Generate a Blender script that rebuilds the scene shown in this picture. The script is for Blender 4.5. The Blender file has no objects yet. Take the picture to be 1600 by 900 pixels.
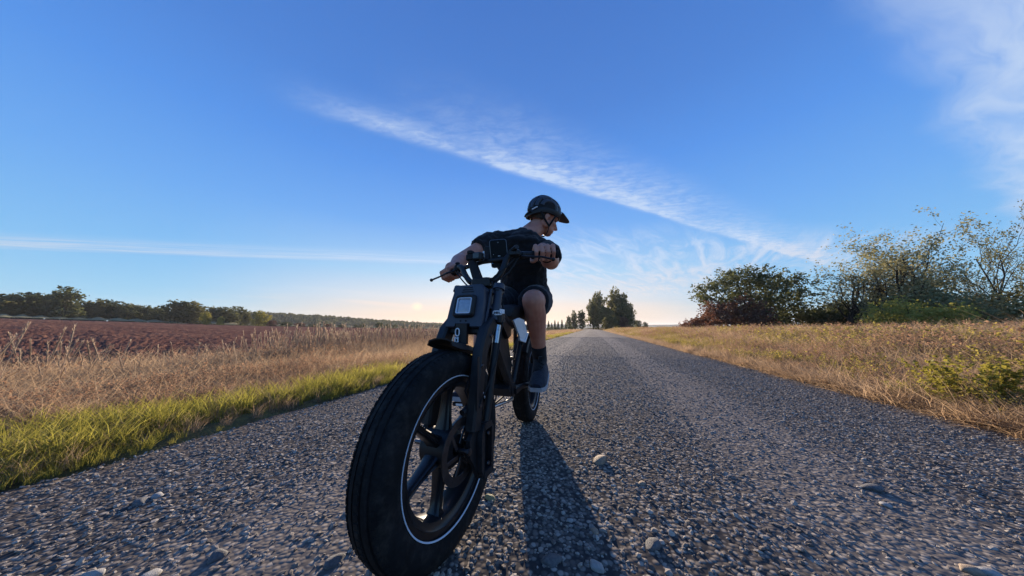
import bpy, bmesh, math, random
import numpy as np
from mathutils import Vector, Matrix, Euler

scene = bpy.context.scene
COL = scene.collection
R = math.radians

# ------------------------------------------------------------------ camera
CAM_H = 0.6515
FPX = 430.0                       # focal length in pixels of a 1600 px wide frame
PITCH = math.atan((512.0 - 450.0) / FPX)
cam_data = bpy.data.cameras.new("camera")
cam_data.sensor_width = 36.0
cam_data.lens = FPX / 1600.0 * 36.0
cam_data.clip_start = 0.02
cam_data.clip_end = 30000.0
cam = bpy.data.objects.new("camera", cam_data)
COL.objects.link(cam)
cam.location = (0, 0, CAM_H)
cam.rotation_euler = (math.pi / 2 + PITCH, 0, 0)
scene.camera = cam

# ------------------------------------------------------------------ exposure
scene.view_settings.view_transform = 'Standard'
scene.view_settings.look = 'None'
scene.view_settings.gamma = 1.0
scene.view_settings.use_curve_mapping = False
scene.view_settings.exposure = 1.15
scene.render.engine = 'CYCLES'
scene.cycles.use_denoising = True
scene.cycles.max_bounces = 8
scene.cycles.transparent_max_bounces = 8
scene.cycles.caustics_reflective = False
scene.cycles.caustics_refractive = False

# ------------------------------------------------------------------ sun and sky
SUN_AZ, SUN_EL = R(-2.5), R(10.5)
SUN_DIR = Vector((math.sin(SUN_AZ) * math.cos(SUN_EL), math.cos(SUN_AZ) * math.cos(SUN_EL), math.sin(SUN_EL)))
sl = bpy.data.lights.new("sun", 'SUN')
sl.energy = 5.0
sl.angle = R(0.5)
sl.color = (1.0, 0.82, 0.62)
sun = bpy.data.objects.new("sun", sl)
COL.objects.link(sun)
sun.rotation_euler = SUN_DIR.to_track_quat('Z', 'Y').to_euler()
sun.location = (20, 300, 60)

class NT:
    """small helper that writes node trees as expressions"""
    def __init__(self, tree):
        self.t = tree
    def node(self, kind, **kw):
        n = self.t.nodes.new(kind)
        for k, v in kw.items():
            setattr(n, k, v)
        return n
    def put(self, sock, v):
        if v is None:
            return
        if isinstance(v, bpy.types.NodeSocket):
            self.t.links.new(v, sock)
        else:
            if sock.type == 'RGBA' and hasattr(v, '__len__') and len(v) == 3:
                v = (*v, 1.0)
            sock.default_value = v
    def m(self, op, a, b=None, c=None, clamp=False):
        n = self.node('ShaderNodeMath', operation=op, use_clamp=clamp)
        for i, v in enumerate((a, b, c)):
            self.put(n.inputs[i], v)
        return n.outputs[0]
    def vm(self, op, a, b=None, out=0):
        n = self.node('ShaderNodeVectorMath', operation=op)
        self.put(n.inputs[0], a)
        if b is not None:
            self.put(n.inputs[1], b)
        return n.outputs['Value'] if op in ('DOT_PRODUCT', 'LENGTH', 'DISTANCE') else n.outputs[0]
    def sstep(self, x, a, b, lo=0.0, hi=1.0):
        n = self.node('ShaderNodeMapRange', interpolation_type='SMOOTHSTEP')
        self.put(n.inputs[0], x)
        n.inputs[1].default_value, n.inputs[2].default_value = a, b
        n.inputs[3].default_value, n.inputs[4].default_value = lo, hi
        return n.outputs[0]
    def noise(self, vec, scale, detail=3.0, rough=0.55, dist=0.0, col=False):
        n = self.node('ShaderNodeTexNoise')
        if vec is not None:
            self.put(n.inputs['Vector'], vec)
        n.inputs['Scale'].default_value = scale
        n.inputs['Detail'].default_value = detail
        n.inputs['Roughness'].default_value = rough
        n.inputs['Distortion'].default_value = dist
        return n.outputs['Color'] if col else n.outputs['Fac']
    def mix(self, f, a, b, blend='MIX'):
        n = self.node('ShaderNodeMix', data_type='RGBA', blend_type=blend)
        self.put(n.inputs[0], f)
        self.put(n.inputs[6], a)
        self.put(n.inputs[7], b)
        return n.outputs[2]
    def ramp(self, f, stops):
        n = self.node('ShaderNodeValToRGB')
        cr = n.color_ramp
        while len(cr.elements) < len(stops):
            cr.elements.new(0.5)
        for e, (p, c) in zip(cr.elements, stops):
            e.position = p
            e.color = (*c, 1.0) if len(c) == 3 else c
        self.put(n.inputs[0], f)
        return n.outputs[0]
    def xyz(self, x, y, z):
        n = self.node('ShaderNodeCombineXYZ')
        for i, v in enumerate((x, y, z)):
            self.put(n.inputs[i], v)
        return n.outputs[0]
    def sep(self, v):
        n = self.node('ShaderNodeSeparateXYZ')
        self.put(n.inputs[0], v)
        return n.outputs[0], n.outputs[1], n.outputs[2]
    def scalev(self, v, s):
        return self.vm('MULTIPLY', v, s)

world = bpy.data.worlds.new("World")
scene.world = world
world.use_nodes = True
wt = world.node_tree
wt.nodes.clear()
W = NT(wt)
sky = W.node('ShaderNodeTexSky', sky_type='NISHITA')
sky.sun_disc = False
sky.sun_elevation = SUN_EL
sky.sun_rotation = SUN_AZ
sky.altitude = 50.0
sky.air_density = 1.0
sky.dust_density = 0.35
sky.ozone_density = 2.2
hs = W.node('ShaderNodeHueSaturation')
hs.inputs['Saturation'].default_value = 1.12
hs.inputs['Value'].default_value = 1.0
W.put(hs.inputs['Color'], sky.outputs[0])
tc = W.node('ShaderNodeTexCoord')
dx, dy, dz = W.sep(tc.outputs['Generated'])
zc = W.m('MAXIMUM', dz, 0.035)
px = W.m('DIVIDE', dx, zc)
py = W.m('DIVIDE', dy, zc)
pl = W.xyz(px, py, 0.0)                       # point where the view ray meets a flat cloud layer
def band(ax, ay, ux, uy):
    """coordinates along and across a straight cloud band of the layer"""
    ex, ey = W.m('SUBTRACT', px, ax), W.m('SUBTRACT', py, ay)
    u = W.m('ADD', W.m('MULTIPLY', ex, ux), W.m('MULTIPLY', ey, uy))
    s = W.m('ADD', W.m('MULTIPLY', ex, -uy), W.m('MULTIPLY', ey, ux))
    return u, s
def mul(*a):
    r = a[0]
    for b in a[1:]:
        r = W.m('MULTIPLY', r, b)
    return r
warp = W.noise(pl, 1.3, 3.0, 0.6)
warpc = W.m('MULTIPLY', W.m('SUBTRACT', warp, 0.5), 0.16)
# the long diagonal cirrus band over the rider
u, s0 = band(-0.852, 1.178, 0.881, 0.474)
s = W.m('ADD', s0, W.m('MULTIPLY', warpc, 0.55))
fib = W.noise(W.xyz(W.m('MULTIPLY', u, 1.1), W.m('MULTIPLY', s, 5.5), 0.0), 1.5, 6.0, 0.62, 0.5)
rip = W.noise(W.xyz(W.m('MULTIPLY', W.m('MULTIPLY_ADD', s, 0.7, u), 4.0), W.m('MULTIPLY', s, 4.2), 0.0), 2.2, 6.0, 0.66, 0.8)
brk = W.sstep(W.noise(W.xyz(u, W.m('MULTIPLY', s, 2.0), 4.0), 1.1, 3.0, 0.6), 0.28, 0.62)
core = mul(W.sstep(s, 0.07, -0.02), W.sstep(s, -0.24, -0.03), W.m('MULTIPLY_ADD', brk, 0.65, 0.35))
veil = mul(W.sstep(s, 0.04, -0.02), W.sstep(s, -0.58, -0.02), W.sstep(u, 0.1, 0.9), W.m('MULTIPLY_ADD', brk, 0.5, 0.5))
alongA = mul(W.sstep(u, -0.30, 0.25), W.sstep(u, 8.5, 5.5))
c1 = mul(alongA, W.m('ADD', mul(core, W.sstep(fib, 0.10, 0.65), W.sstep(u, 4.2, 0.6, 0.34, 0.60)), mul(veil, W.sstep(rip, 0.16, 0.68), W.sstep(fib, 0.0, 0.5), 0.80)))
fine = W.noise(W.vm('MULTIPLY', pl, (1.0, 2.2, 1.0)), 9.0, 5.0, 0.65, 0.5)
c1 = W.m('MULTIPLY', c1, W.sstep(fine, 0.30, 0.66, 0.50, 1.12))
# broad veil in the upper right
u2, s2a = band(1.066, 0.713, 0.90, 0.436)
s2 = W.m('ADD', s2a, W.m('MULTIPLY', warpc, 1.6))
fib2 = W.noise(W.xyz(W.m('MULTIPLY', u2, 1.1), W.m('MULTIPLY', s2, 5.0), 3.0), 1.6, 5.0, 0.6, 0.7)
c2 = mul(W.sstep(s2, 0.06, -0.16), W.sstep(s2, -2.2, -0.3), W.sstep(u2, -1.3, 0.9), W.sstep(u2, 16.0, 7.0), W.sstep(fib2, 0.05, 0.72), 0.80)
# level streak low on the left
u3, s3a = band(-6.3, 3.28, 0.986, 0.165)
s3 = W.m('ADD', s3a, W.m('MULTIPLY', warpc, 0.6))
fib3 = W.noise(W.xyz(W.m('MULTIPLY', u3, 0.5), W.m('MULTIPLY', s3, 13.0), 7.0), 1.5, 5.0, 0.6, 0.3)
c3 = mul(W.sstep(s3, 0.25, 0.0), W.sstep(s3, -0.75, -0.02), W.sstep(u3, -5.0, 1.0), W.sstep(u3, 7.5, 4.8), W.sstep(fib3, 0.28, 0.66), 0.62)
# wisps right of the rider
u4, s4 = band(1.2, 3.7, 0.62, 0.785)
fib4 = W.noise(W.xyz(W.m('MULTIPLY', u4, 0.55), W.m('MULTIPLY', s4, 2.3), 11.0), 1.5, 5.0, 0.66, 1.1)
c4 = mul(W.sstep(px, -0.9, 0.6), W.sstep(px, 6.5, 3.0), W.sstep(py, 2.4, 3.4), W.sstep(py, 11.0, 6.5), W.sstep(fib4, 0.36, 0.70), 0.75)
# thin bands near the horizon
fib5 = W.noise(W.xyz(W.m('MULTIPLY', dx, 3.0), W.m('MULTIPLY', dy, 1.0), W.m('MULTIPLY', dz, 46.0)), 1.25, 4.0, 0.55, 0.25)
c5 = mul(W.sstep(dz, 0.015, 0.05), W.sstep(dz, 0.15, 0.07), W.sstep(fib5, 0.50, 0.74), 0.5, W.sstep(dy, 0.55, 0.95))
# low streak that carries the parhelion, and the cream layer over the road's end
rxy = W.m('DIVIDE', dx, W.m('MAXIMUM', dy, 0.05))
off6 = W.m('SUBTRACT', dz, W.m('MULTIPLY_ADD', rxy, -0.0452, 0.0594))
fib6 = W.noise(W.xyz(W.m('MULTIPLY', rxy, 5.0), W.m('MULTIPLY', dz, 150.0), 2.0), 1.0, 4.0, 0.6, 0.4)
off6 = W.m('ADD', off6, W.m('MULTIPLY', W.m('SUBTRACT', fib6, 0.5), 0.010))
c6 = mul(W.sstep(off6, 0.005, 0.0), W.sstep(off6, -0.014, -0.003), W.sstep(rxy, -0.70, -0.45), W.sstep(rxy, 0.10, -0.16), W.sstep(dy, 0.3, 0.6), 0.75)
off7 = W.m('ADD', W.m('ADD', dz, W.m('MULTIPLY', rxy, 0.03)), W.m('MULTIPLY', W.m('SUBTRACT', fib6, 0.5), 0.020))
c7 = mul(W.sstep(off7, 0.108, 0.088), W.sstep(rxy, 0.0, 0.12), W.sstep(rxy, 0.72, 0.40), W.sstep(dy, 0.3, 0.6), W.sstep(fib6, 0.1, 0.7), 0.55)
c5 = W.m('ADD', c5, W.m('ADD', c6, c7))
dsum = W.m('ADD', W.m('ADD', c1, c2), W.m('ADD', c3, W.m('ADD', c4, c5)))
dens = W.m('MINIMUM', W.m('MULTIPLY', dsum, W.sstep(dz, 0.0, 0.05)), 0.85)
# cloud brightness follows the sky behind it: white veil lit by the low sun
lum = W.node('ShaderNodeRGBToBW')
W.put(lum.inputs[0], sky.outputs[0])
cl_l = W.m('MULTIPLY_ADD', W.m('MINIMUM', lum.outputs[0], 6.0), 0.09, 3.5)
cwarm = W.sstep(dz, 0.02, 0.28)
ccol = W.mix(cwarm, (1.08, 0.88, 0.74), (0.70, 0.86, 1.12))
cc = W.node('ShaderNodeVectorMath', operation='SCALE')
W.put(cc.inputs[0], ccol)
W.put(cc.inputs['Scale'], cl_l)
# clear-sky colours of that evening: deep blue above, pale at the horizon, peach towards the sun
def lin(c):
    return tuple((x / 255 / 12.92) if x <= 10 else ((x / 255 + 0.055) / 1.055) ** 2.4 for x in c)
away = W.ramp(W.m('MAXIMUM', dz, 0.0), [(0.0, lin((186, 214, 232))), (0.07, lin((146, 203, 240))), (0.17, lin((126, 190, 243))), (0.33, lin((106, 170, 243))), (0.5, lin((85, 149, 235))), (0.64, lin((76, 133, 218))), (1.0, lin((58, 104, 188)))])
toward = W.ramp(W.m('MAXIMUM', dz, 0.0), [(0.0, lin((238, 194, 168))), (0.05, lin((238, 212, 198))), (0.105, lin((218, 220, 230))), (0.19, lin((168, 208, 242))), (0.34, lin((112, 172, 243))), (0.5, lin((86, 150, 236))), (0.64, lin((76, 133, 218))), (1.0, lin((58, 104, 188)))])
hlen = W.m('SQRT', W.m('ADD', W.m('MULTIPLY', dx, dx), W.m('MULTIPLY', dy, dy)))
cosaz = W.m('DIVIDE', W.m('ADD', W.m('MULTIPLY', dx, math.sin(SUN_AZ)), W.m('MULTIPLY', dy, math.cos(SUN_AZ))), W.m('MAXIMUM', hlen, 0.001))
grad = W.mix(W.sstep(cosaz, 0.62, 0.99), away, toward)
gs = W.node('ShaderNodeVectorMath', operation='SCALE')
W.put(gs.inputs[0], grad); gs.inputs['Scale'].default_value = 4.45
clear = W.mix(0.94, hs.outputs[0], gs.outputs[0])
final = W.mix(dens, clear, cc.outputs[0])
# parhelion: the bright patch 22 degrees left of the sun
sd = Vector((652 - 800, FPX, 0)).normalized()
sdv = (-0.325, 0.943, 0.072)
dd = W.vm('DISTANCE', W.vm('MULTIPLY', tc.outputs['Generated'], (1, 1, 1.3)), (sdv[0], sdv[1], sdv[2] * 1.3))
dog = W.m('MULTIPLY', W.sstep(dd, 0.026, 0.0), 0.42)
final = W.mix(dog, final, (7.6, 5.6, 3.4))
bg = W.node('ShaderNodeBackground')
W.put(bg.inputs[0], final)
bg.inputs[1].default_value = 0.10
wo = W.node('ShaderNodeOutputWorld')
wt.links.new(bg.outputs[0], wo.inputs[0])

# ------------------------------------------------------------------ helpers
def ray(u, v):
    a = (u - 800.0) / FPX
    b = -(v - 450.0) / FPX
    return np.array([a, math.cos(PITCH) - b * math.sin(PITCH), math.sin(PITCH) + b * math.cos(PITCH)])
def at_y(u, v, y):
    d = ray(u, v)
    return Vector(np.array([0, 0, CAM_H]) + d * y / d[1])
def at_z(u, v, z=0.0):
    d = ray(u, v)
    return Vector(np.array([0, 0, CAM_H]) + d * (z - CAM_H) / d[2])

def tag(o, label=None, cat=None, group=None, kind=None):
    if label: o['label'] = label
    if cat: o['category'] = cat
    if group: o['group'] = group
    if kind: o['kind'] = kind
    return o
def empty(name, loc=(0, 0, 0), rz=0.0, label=None, cat=None, group=None):
    o = bpy.data.objects.new(name, None)
    o.empty_display_size = 0.1
    COL.objects.link(o)
    o.location = loc
    o.rotation_euler = (0, 0, rz)
    return tag(o, label, cat, group)
def obj(name, me, mat=None, parent=None, loc=None, rot=None, scale=None, link=True):
    o = bpy.data.objects.new(name, me)
    if link: COL.objects.link(o)
    if mat is not None and not me.materials:
        for mm in (mat if isinstance(mat, (list, tuple)) else [mat]):
            me.materials.append(mm)
    if parent is not None: o.parent = parent
    if loc is not None: o.location = loc
    if rot is not None: o.rotation_euler = rot
    if scale is not None: o.scale = scale
    return o
def copy_tree(o, parent=None):
    c = o.copy()
    COL.objects.link(c)
    if parent is not None: c.parent = parent
    for ch in list(o.children):
        copy_tree(ch, c)
    return c

def mesh_np(name, V, F, smooth=False, mi=None):
    """mesh from numpy arrays; F is (n, k) with equal polygons"""
    me = bpy.data.meshes.new(name)
    V = np.asarray(V, np.float32); F = np.asarray(F, np.int32)
    k = F.shape[1]
    me.vertices.add(len(V)); me.vertices.foreach_set('co', V.ravel())
    me.loops.add(F.size); me.loops.foreach_set('vertex_index', F.ravel())
    me.polygons.add(len(F))
    me.polygons.foreach_set('loop_start', np.arange(0, F.size, k, dtype=np.int32))
    if smooth: me.polygons.foreach_set('use_smooth', np.ones(len(F), bool))
    if mi is not None: me.polygons.foreach_set('material_index', np.asarray(mi, np.int32))
    me.update(calc_edges=True)
    return me

def frame_of(d):
    d = Vector(d).normalized()
    a = Vector((0, 0, 1)) if abs(d.z) < 0.9 else Vector((1, 0, 0))
    x = d.cross(a).normalized()
    return x, d.cross(x).normalized()

class MB:
    def __init__(self):
        self.v, self.f, self.sm = [], [], []
    def add(self, vs, fs, smooth=True, M=None):
        n = len(self.v)
        for p in vs:
            p = Vector(p)
            self.v.append(M @ p if M is not None else p)
        for f in fs:
            self.f.append([i + n for i in f]); self.sm.append(smooth)
        return self
    def loft(self, rings, closed=True, caps=True, smooth=True, M=None):
        k = len(rings[0]); vs = [p for r in rings for p in r]; fs = []
        for i in range(len(rings) - 1):
            for j in range(k if closed else k - 1):
                a, b = i * k + j, i * k + (j + 1) % k
                fs.append([a, b, b + k, a + k])
        self.add(vs, fs, smooth, M)
        if caps:
            self.add(rings[0], [list(range(k))[::-1]], False, M)
            self.add(rings[-1], [list(range(k))], False, M)
        return self
    def tube(self, pts, rad, n=8, caps=True, M=None, flat=None):
        """round tube along points; rad one value or a list; flat=(sx, sy) squeezes the section"""
        pts = [Vector(p) for p in pts]
        if not hasattr(rad, '__len__'): rad = [rad] * len(pts)
        rings = []
        x = None
        for i, p in enumerate(pts):
            d = (pts[min(i + 1, len(pts) - 1)] - pts[max(i - 1, 0)]).normalized()
            if x is None: x, y = frame_of(d)
            else:
                x = (x - d * x.dot(d)).normalized()
            y = d.cross(x)
            fx, fy = flat if flat else (1, 1)
            rings.append([p + (x * math.cos(2 * math.pi * j / n) * fx + y * math.sin(2 * math.pi * j / n) * fy) * rad[i] for j in range(n)])
        return self.loft(rings, True, caps, True, M)
    def box(self, c, s, M=None, bevel=0.0, taper=None):
        """box, with bevelled long edges when bevel is set"""
        sx, sy, sz = s[0] / 2, s[1] / 2, s[2] / 2
        if bevel <= 0:
            vs = [(c[0] + a * sx, c[1] + b * sy, c[2] + d * sz) for d in (-1, 1) for a, b in ((-1, -1), (1, -1), (1, 1), (-1, 1))]
            fs = [[3, 2, 1, 0], [4, 5, 6, 7], [0, 1, 5, 4], [1, 2, 6, 5], [2, 3, 7, 6], [3, 0, 4, 7]]
            return self.add(vs, fs, False, M)
        b = min(bevel, sx * .98, sy * .98, sz * .98)
        def ring(z, ins):
            x, y = sx - ins, sy - ins
            cb = b * 0.999
            return [Vector((c[0] + px_, c[1] + py_, c[2] + z)) for px_, py_ in
                    ((-x + cb, -y), (x - cb, -y), (x, -y + cb), (x, y - cb), (x - cb, y), (-x + cb, y), (-x, y - cb), (-x, -y + cb))]
        return self.loft([ring(-sz, b * .7), ring(-sz + b * .7, 0), ring(sz - b * .7, 0), ring(sz, b * .7)], True, True, False, M)
    def prism(self, outline, axis, t0, t1, M=None, smooth=False):
        """outline of 2-D points pushed along an axis: 'y' takes (x, z) points, 'x' takes (y, z), 'z' takes (x, y)"""
        def P(p, t):
            return Vector((p[0], t, p[1])) if axis == 'y' else Vector((t, p[0], p[1])) if axis == 'x' else Vector((p[0], p[1], t))
        return self.loft([[P(p, t0) for p in outline], [P(p, t1) for p in outline]], True, True, smooth, M)
    def lathe(self, prof, n=48, axis='y', M=None, close=True, arc=None):
        """profile of (offset along the axis, radius); closed section"""
        k = len(prof); vs, fs = [], []
        full = arc is None
        a0, a1 = (0, 2 * math.pi) if full else arc
        m = n if full else n + 1
        for i in range(m):
            a = a0 + (a1 - a0) * i / n
            for o, r in prof:
                if axis == 'y': vs.append((r * math.cos(a), o, r * math.sin(a)))
                elif axis == 'z': vs.append((r * math.cos(a), r * math.sin(a), o))
                else: vs.append((o, r * math.cos(a), r * math.sin(a)))
        for i in range(n):
            for j in range(k if close else k - 1):
                a, b = i * k + j, i * k + (j + 1) % k
                c, d = ((i + 1) % m) * k + (j + 1) % k, ((i + 1) % m) * k + j
                fs.append([a, b, c, d])
        self.add(vs, fs, True, M)
        if not full and close:
            self.add(vs[:k], [list(range(k))], False, M)
            self.add(vs[-k:], [list(range(k))[::-1]], False, M)
        return self
    def ball(self, c, r, nu=12, nv=8, M=None):
        if not hasattr(r, '__len__'): r = (r, r, r)
        rings = []
        for i in range(1, nv):
            t = math.pi * i / nv
            rings.append([Vector((c[0] + r[0] * math.sin(t) * math.cos(2 * math.pi * j / nu), c[1] + r[1] * math.sin(t) * math.sin(2 * math.pi * j / nu), c[2] - r[2] * math.cos(t))) for j in range(nu)])
        self.loft(rings, True, False, True, M)
        n = len(rings)
        self.add(rings[0] + [Vector((c[0], c[1], c[2] - r[2]))], [[(j + 1) % nu, j, nu] for j in range(nu)], True, M)
        self.add(rings[-1] + [Vector((c[0], c[1], c[2] + r[2]))], [[j, (j + 1) % nu, nu] for j in range(nu)], True, M)
        return self
    def mesh(self, name, weld=True):
        me = bpy.data.meshes.new(name)
        me.from_pydata([tuple(p) for p in self.v], [], self.f)
        me.polygons.foreach_set('use_smooth', self.sm)
        bm = bmesh.new(); bm.from_mesh(me)
        if weld: bmesh.ops.remove_doubles(bm, verts=bm.verts, dist=1e-5)
        bmesh.ops.recalc_face_normals(bm, faces=bm.faces)
        bm.to_mesh(me); bm.free()
        me.update()
        return me
    def make(self, name, mat, parent=None, **kw):
        sharp = kw.pop('sharp', 40)
        me = self.mesh(name)
        try: me.set_sharp_from_angle(angle=R(sharp))
        except Exception: pass
        return obj(name, me, mat, parent, **kw)

# ------------------------------------------------------------------ materials
def new_mat(name):
    m = bpy.data.materials.new(name)
    m.use_nodes = True
    m.node_tree.nodes.clear()
    t = NT(m.node_tree)
    out = t.node('ShaderNodeOutputMaterial')
    return m, t, out
def bsdf(t, out, color, rough=0.5, metal=0.0, spec=0.5, bump=None, bstr=0.3, bdist=0.01, emit=None, coat=0.0):
    b = t.node('ShaderNodeBsdfPrincipled')
    t.put(b.inputs['Base Color'], color)
    t.put(b.inputs['Roughness'], rough)
    t.put(b.inputs['Metallic'], metal)
    t.put(b.inputs['Specular IOR Level'], spec)
    if coat: b.inputs['Coat Weight'].default_value = coat
    if bump is not None:
        bn = t.node('ShaderNodeBump')
        bn.inputs['Strength'].default_value = bstr
        bn.inputs['Distance'].default_value = bdist
        t.put(bn.inputs['Height'], bump)
        t.t.links.new(bn.outputs[0], b.inputs['Normal'])
    t.t.links.new(b.outputs[0], out.inputs[0])
    return b
def simple(name, c, rough=0.5, metal=0.0, var=0.25, scale=30.0, spec=0.5, bstr=0.12, bdist=0.003, coat=0.0, dust=0.0):
    m, t, out = new_mat(name)
    tc = t.node('ShaderNodeTexCoord').outputs['Object']
    n = t.noise(tc, scale, 5.0, 0.6)
    n2 = t.noise(tc, scale * 0.17, 3.0, 0.6)
    k = t.m('MULTIPLY', n, n2)
    col = t.mix(t.sstep(k, 0.1, 0.45), [x * (1 - var) for x in c], [min(1, x * (1 + var)) for x in c])
    if dust:
        d = t.noise(tc, scale * 0.4, 6.0, 0.7)
        col = t.mix(t.m('MULTIPLY', t.sstep(d, 0.45, 0.75), dust), col, (0.20, 0.17, 0.14))
    rr = t.m('MULTIPLY_ADD', n, 0.25, rough - 0.12)
    bsdf(t, out, col, rr, metal, spec, n, bstr, bdist, coat=coat)
    return m
def leaf_mat(name, stops, trans=0.5, rough=0.6, big=0.6, tint=None, per_object=True):
    """foliage: colour varies per leaf, per plant and in soft patches; light passes through"""
    m, t, out = new_mat(name)
    g = t.node('ShaderNodeNewGeometry')
    ri = g.outputs['Random Per Island']
    oi = t.node('ShaderNodeObjectInfo').outputs['Random']
    pos = g.outputs['Position']
    nz = t.noise(pos, big, 2.0, 0.5)
    f = t.m('ADD', t.m('MULTIPLY', ri, 0.42), t.m('MULTIPLY', oi, 0.33 if per_object else 0.0))
    f = t.m('ADD', f, t.m('MULTIPLY', nz, 0.5 if per_object else 0.75))
    f = t.m('SUBTRACT', f, 0.12, clamp=True)
    col = t.ramp(f, stops)
    d = t.node('ShaderNodeBsdfDiffuse'); t.put(d.inputs[0], col)
    tr = t.node('ShaderNodeBsdfTranslucent')
    t.put(tr.inputs[0], t.mix(0.25, col, (0.55, 0.45, 0.10), 'MIX') if tint is None else t.mix(0.3, col, tint))
    gl = t.node('ShaderNodeBsdfGlossy'); gl.inputs['Roughness'].default_value = rough
    gl.inputs[0].default_value = (0.6, 0.6, 0.6, 1)
    mx = t.node('ShaderNodeMixShader'); mx.inputs[0].default_value = trans
    t.t.links.new(d.outputs[0], mx.inputs[1]); t.t.links.new(tr.outputs[0], mx.inputs[2])
    m2 = t.node('ShaderNodeMixShader'); m2.inputs[0].default_value = 0.03
    t.t.links.new(mx.outputs[0], m2.inputs[1]); t.t.links.new(gl.outputs[0], m2.inputs[2])
    t.t.links.new(m2.outputs[0], out.inputs[0])
    return m
# ------------------------------------------------------------------ lie of the land
DX, DY = 0.27642, 0.96104         # direction of the road, seen from above
def lat_along(x, y):
    return x * DY - y * DX, x * DX + y * DY
def from_la(l, a):
    return l * DY + a * DX, -l * DX + a * DY
ROAD_L, ROAD_R = -2.36, 2.62
def edge_wobble(a, s):
    return 0.05 * np.sin(a * 1.7 + s) + 0.035 * np.sin(a * 4.3 + 2 * s) + 0.02 * np.sin(a * 11.0 + s)

_fu = np.array([-1200., 0., 200., 400., 600., 690., 900., 3000.])
_fv = np.array([470., 498., 504., 510.5, 514.2, 515.5, 514.5, 514.5])
_fy = np.array([40., 85., 110., 150., 190., 230., 320., 320.])
def far_edge(az_u):
    """picture column -> (depth, height) of the far edge of the field"""
    v = np.interp(az_u, _fu, _fv); y = np.interp(az_u, _fu, _fy)
    b = -(v - 450.) / FPX
    k = (math.sin(PITCH) + b * math.cos(PITCH)) / (math.cos(PITCH) - b * math.sin(PITCH))
    return y, CAM_H + k * y
def sst(x, a, b):
    t = np.clip((x - a) / (b - a), 0, 1)
    return t * t * (3 - 2 * t)
def ground_h(x, y):
    x = np.asarray(x, float); y = np.asarray(y, float)
    l, a = lat_along(x, y)
    z = np.interp(l, [-8.0, -6.8, -5.0, -3.3, -2.36, 2.62, 4.0, 8.0, 20.0], [-0.46, -0.42, -0.20, -0.03, -0.004, -0.004, 0.03, 0.08, 0.10])
    ys = np.maximum(y, 1.0)
    u = 800 + FPX * x / ys * 1.0
    fy, fz = far_edge(u)
    t = np.clip((ys - 6) / (fy - 6), 0, 4)
    w = sst(-l, 7.5, 13.0)
    z = z + w * np.where(t < 1, t ** 1.4, 1 + 0.35 * (t - 1)) * (fz + 0.46)
    bump = 0.035 * np.sin(1.3 * x + 0.4 * y) * np.sin(0.9 * y - 0.5 * x) + 0.02 * np.sin(3.1 * x + 1.0) * np.sin(2.7 * y)
    z = z + bump * sst(np.maximum(-2.5 - l, l - 2.8), 0.0, 1.2)
    return z
def gz(x, y):
    return float(ground_h(x, y))

rng = np.random.default_rng(11)
random.seed(5)

def sheet(name, ls, as_, zf, mat, keep=None):
    L, A = np.meshgrid(ls, as_, indexing='ij')
    X, Y = from_la(L, A)
    Z = zf(X, Y, L, A)
    n, m = L.shape
    idx = np.arange(n * m).reshape(n, m)
    F = np.stack([idx[:-1, :-1], idx[1:, :-1], idx[1:, 1:], idx[:-1, 1:]], -1).reshape(-1, 4)
    me = mesh_np(name, np.stack([X, Y, Z], -1).reshape(-1, 3), F, True)
    return obj(name, me, mat)

# ground material: dry soil and thatch
def mat_ground():
    m, t, out = new_mat("soil_and_thatch")
    p = t.node('ShaderNodeNewGeometry').outputs['Position']
    n1 = t.noise(p, 0.35, 4.0, 0.6); n2 = t.noise(p, 9.0, 6.0, 0.7); n3 = t.noise(p, 60.0, 3.0, 0.6)
    c = t.mix(t.sstep(n1, 0.35, 0.65), (0.24, 0.165, 0.09), (0.17, 0.155, 0.06))
    c = t.mix(t.sstep(n2, 0.4, 0.7), c, (0.11, 0.075, 0.05))
    c = t.mix(t.m('MULTIPLY', t.sstep(n3, 0.5, 0.75), 0.5), c, (0.24, 0.17, 0.09))
    bsdf(t, out, c, 1.0, 0, 0.0, t.m('ADD', n2, n3), 0.8, 0.05)
    return m
M_GROUND = mat_ground()
ls = np.array(sorted(set([-3500, -2500, -1500, -900, -600, -400, -300, -240, -190, -150, -120, -95, -75, -60, -48, -38, -30, -24, -19, -15, -12, -10, -8.8, -8, -7.4, -6.8, -6.2, -5.6, -5, -4.4, -3.9, -3.5, -3.1, -2.8, -2.5, -2.3, 0, 2.5, 2.7, 2.95, 3.3, 3.7, 4.2, 5, 6, 7, 8, 10, 12, 15, 20, 30, 50, 90, 200, 500, 1200, 2500, 3500])))
as_ = np.concatenate([np.array([-300, -60, -20, -10, -6, -4]), np.arange(-3, 12, 0.5), np.arange(12, 40, 2.0), np.array([40, 46, 53, 61, 70, 80, 92, 106, 122, 140, 160, 185, 215, 250, 300, 380, 500, 800, 1400, 2500, 4000.])])
def zground(X, Y, L, A):
    z = ground_h(X, Y)
    inside = (L > ROAD_L - 0.01) & (L < ROAD_R + 0.01)
    z = np.where(inside, -0.10, z)
    r = np.hypot(X, Y)
    return np.where(r > 330, np.minimum(z, 12.0), z)
tag(sheet("ground", ls, as_, zground, M_GROUND), "dry brown grassy ground on both sides of the road", "ground", kind='structure')

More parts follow.
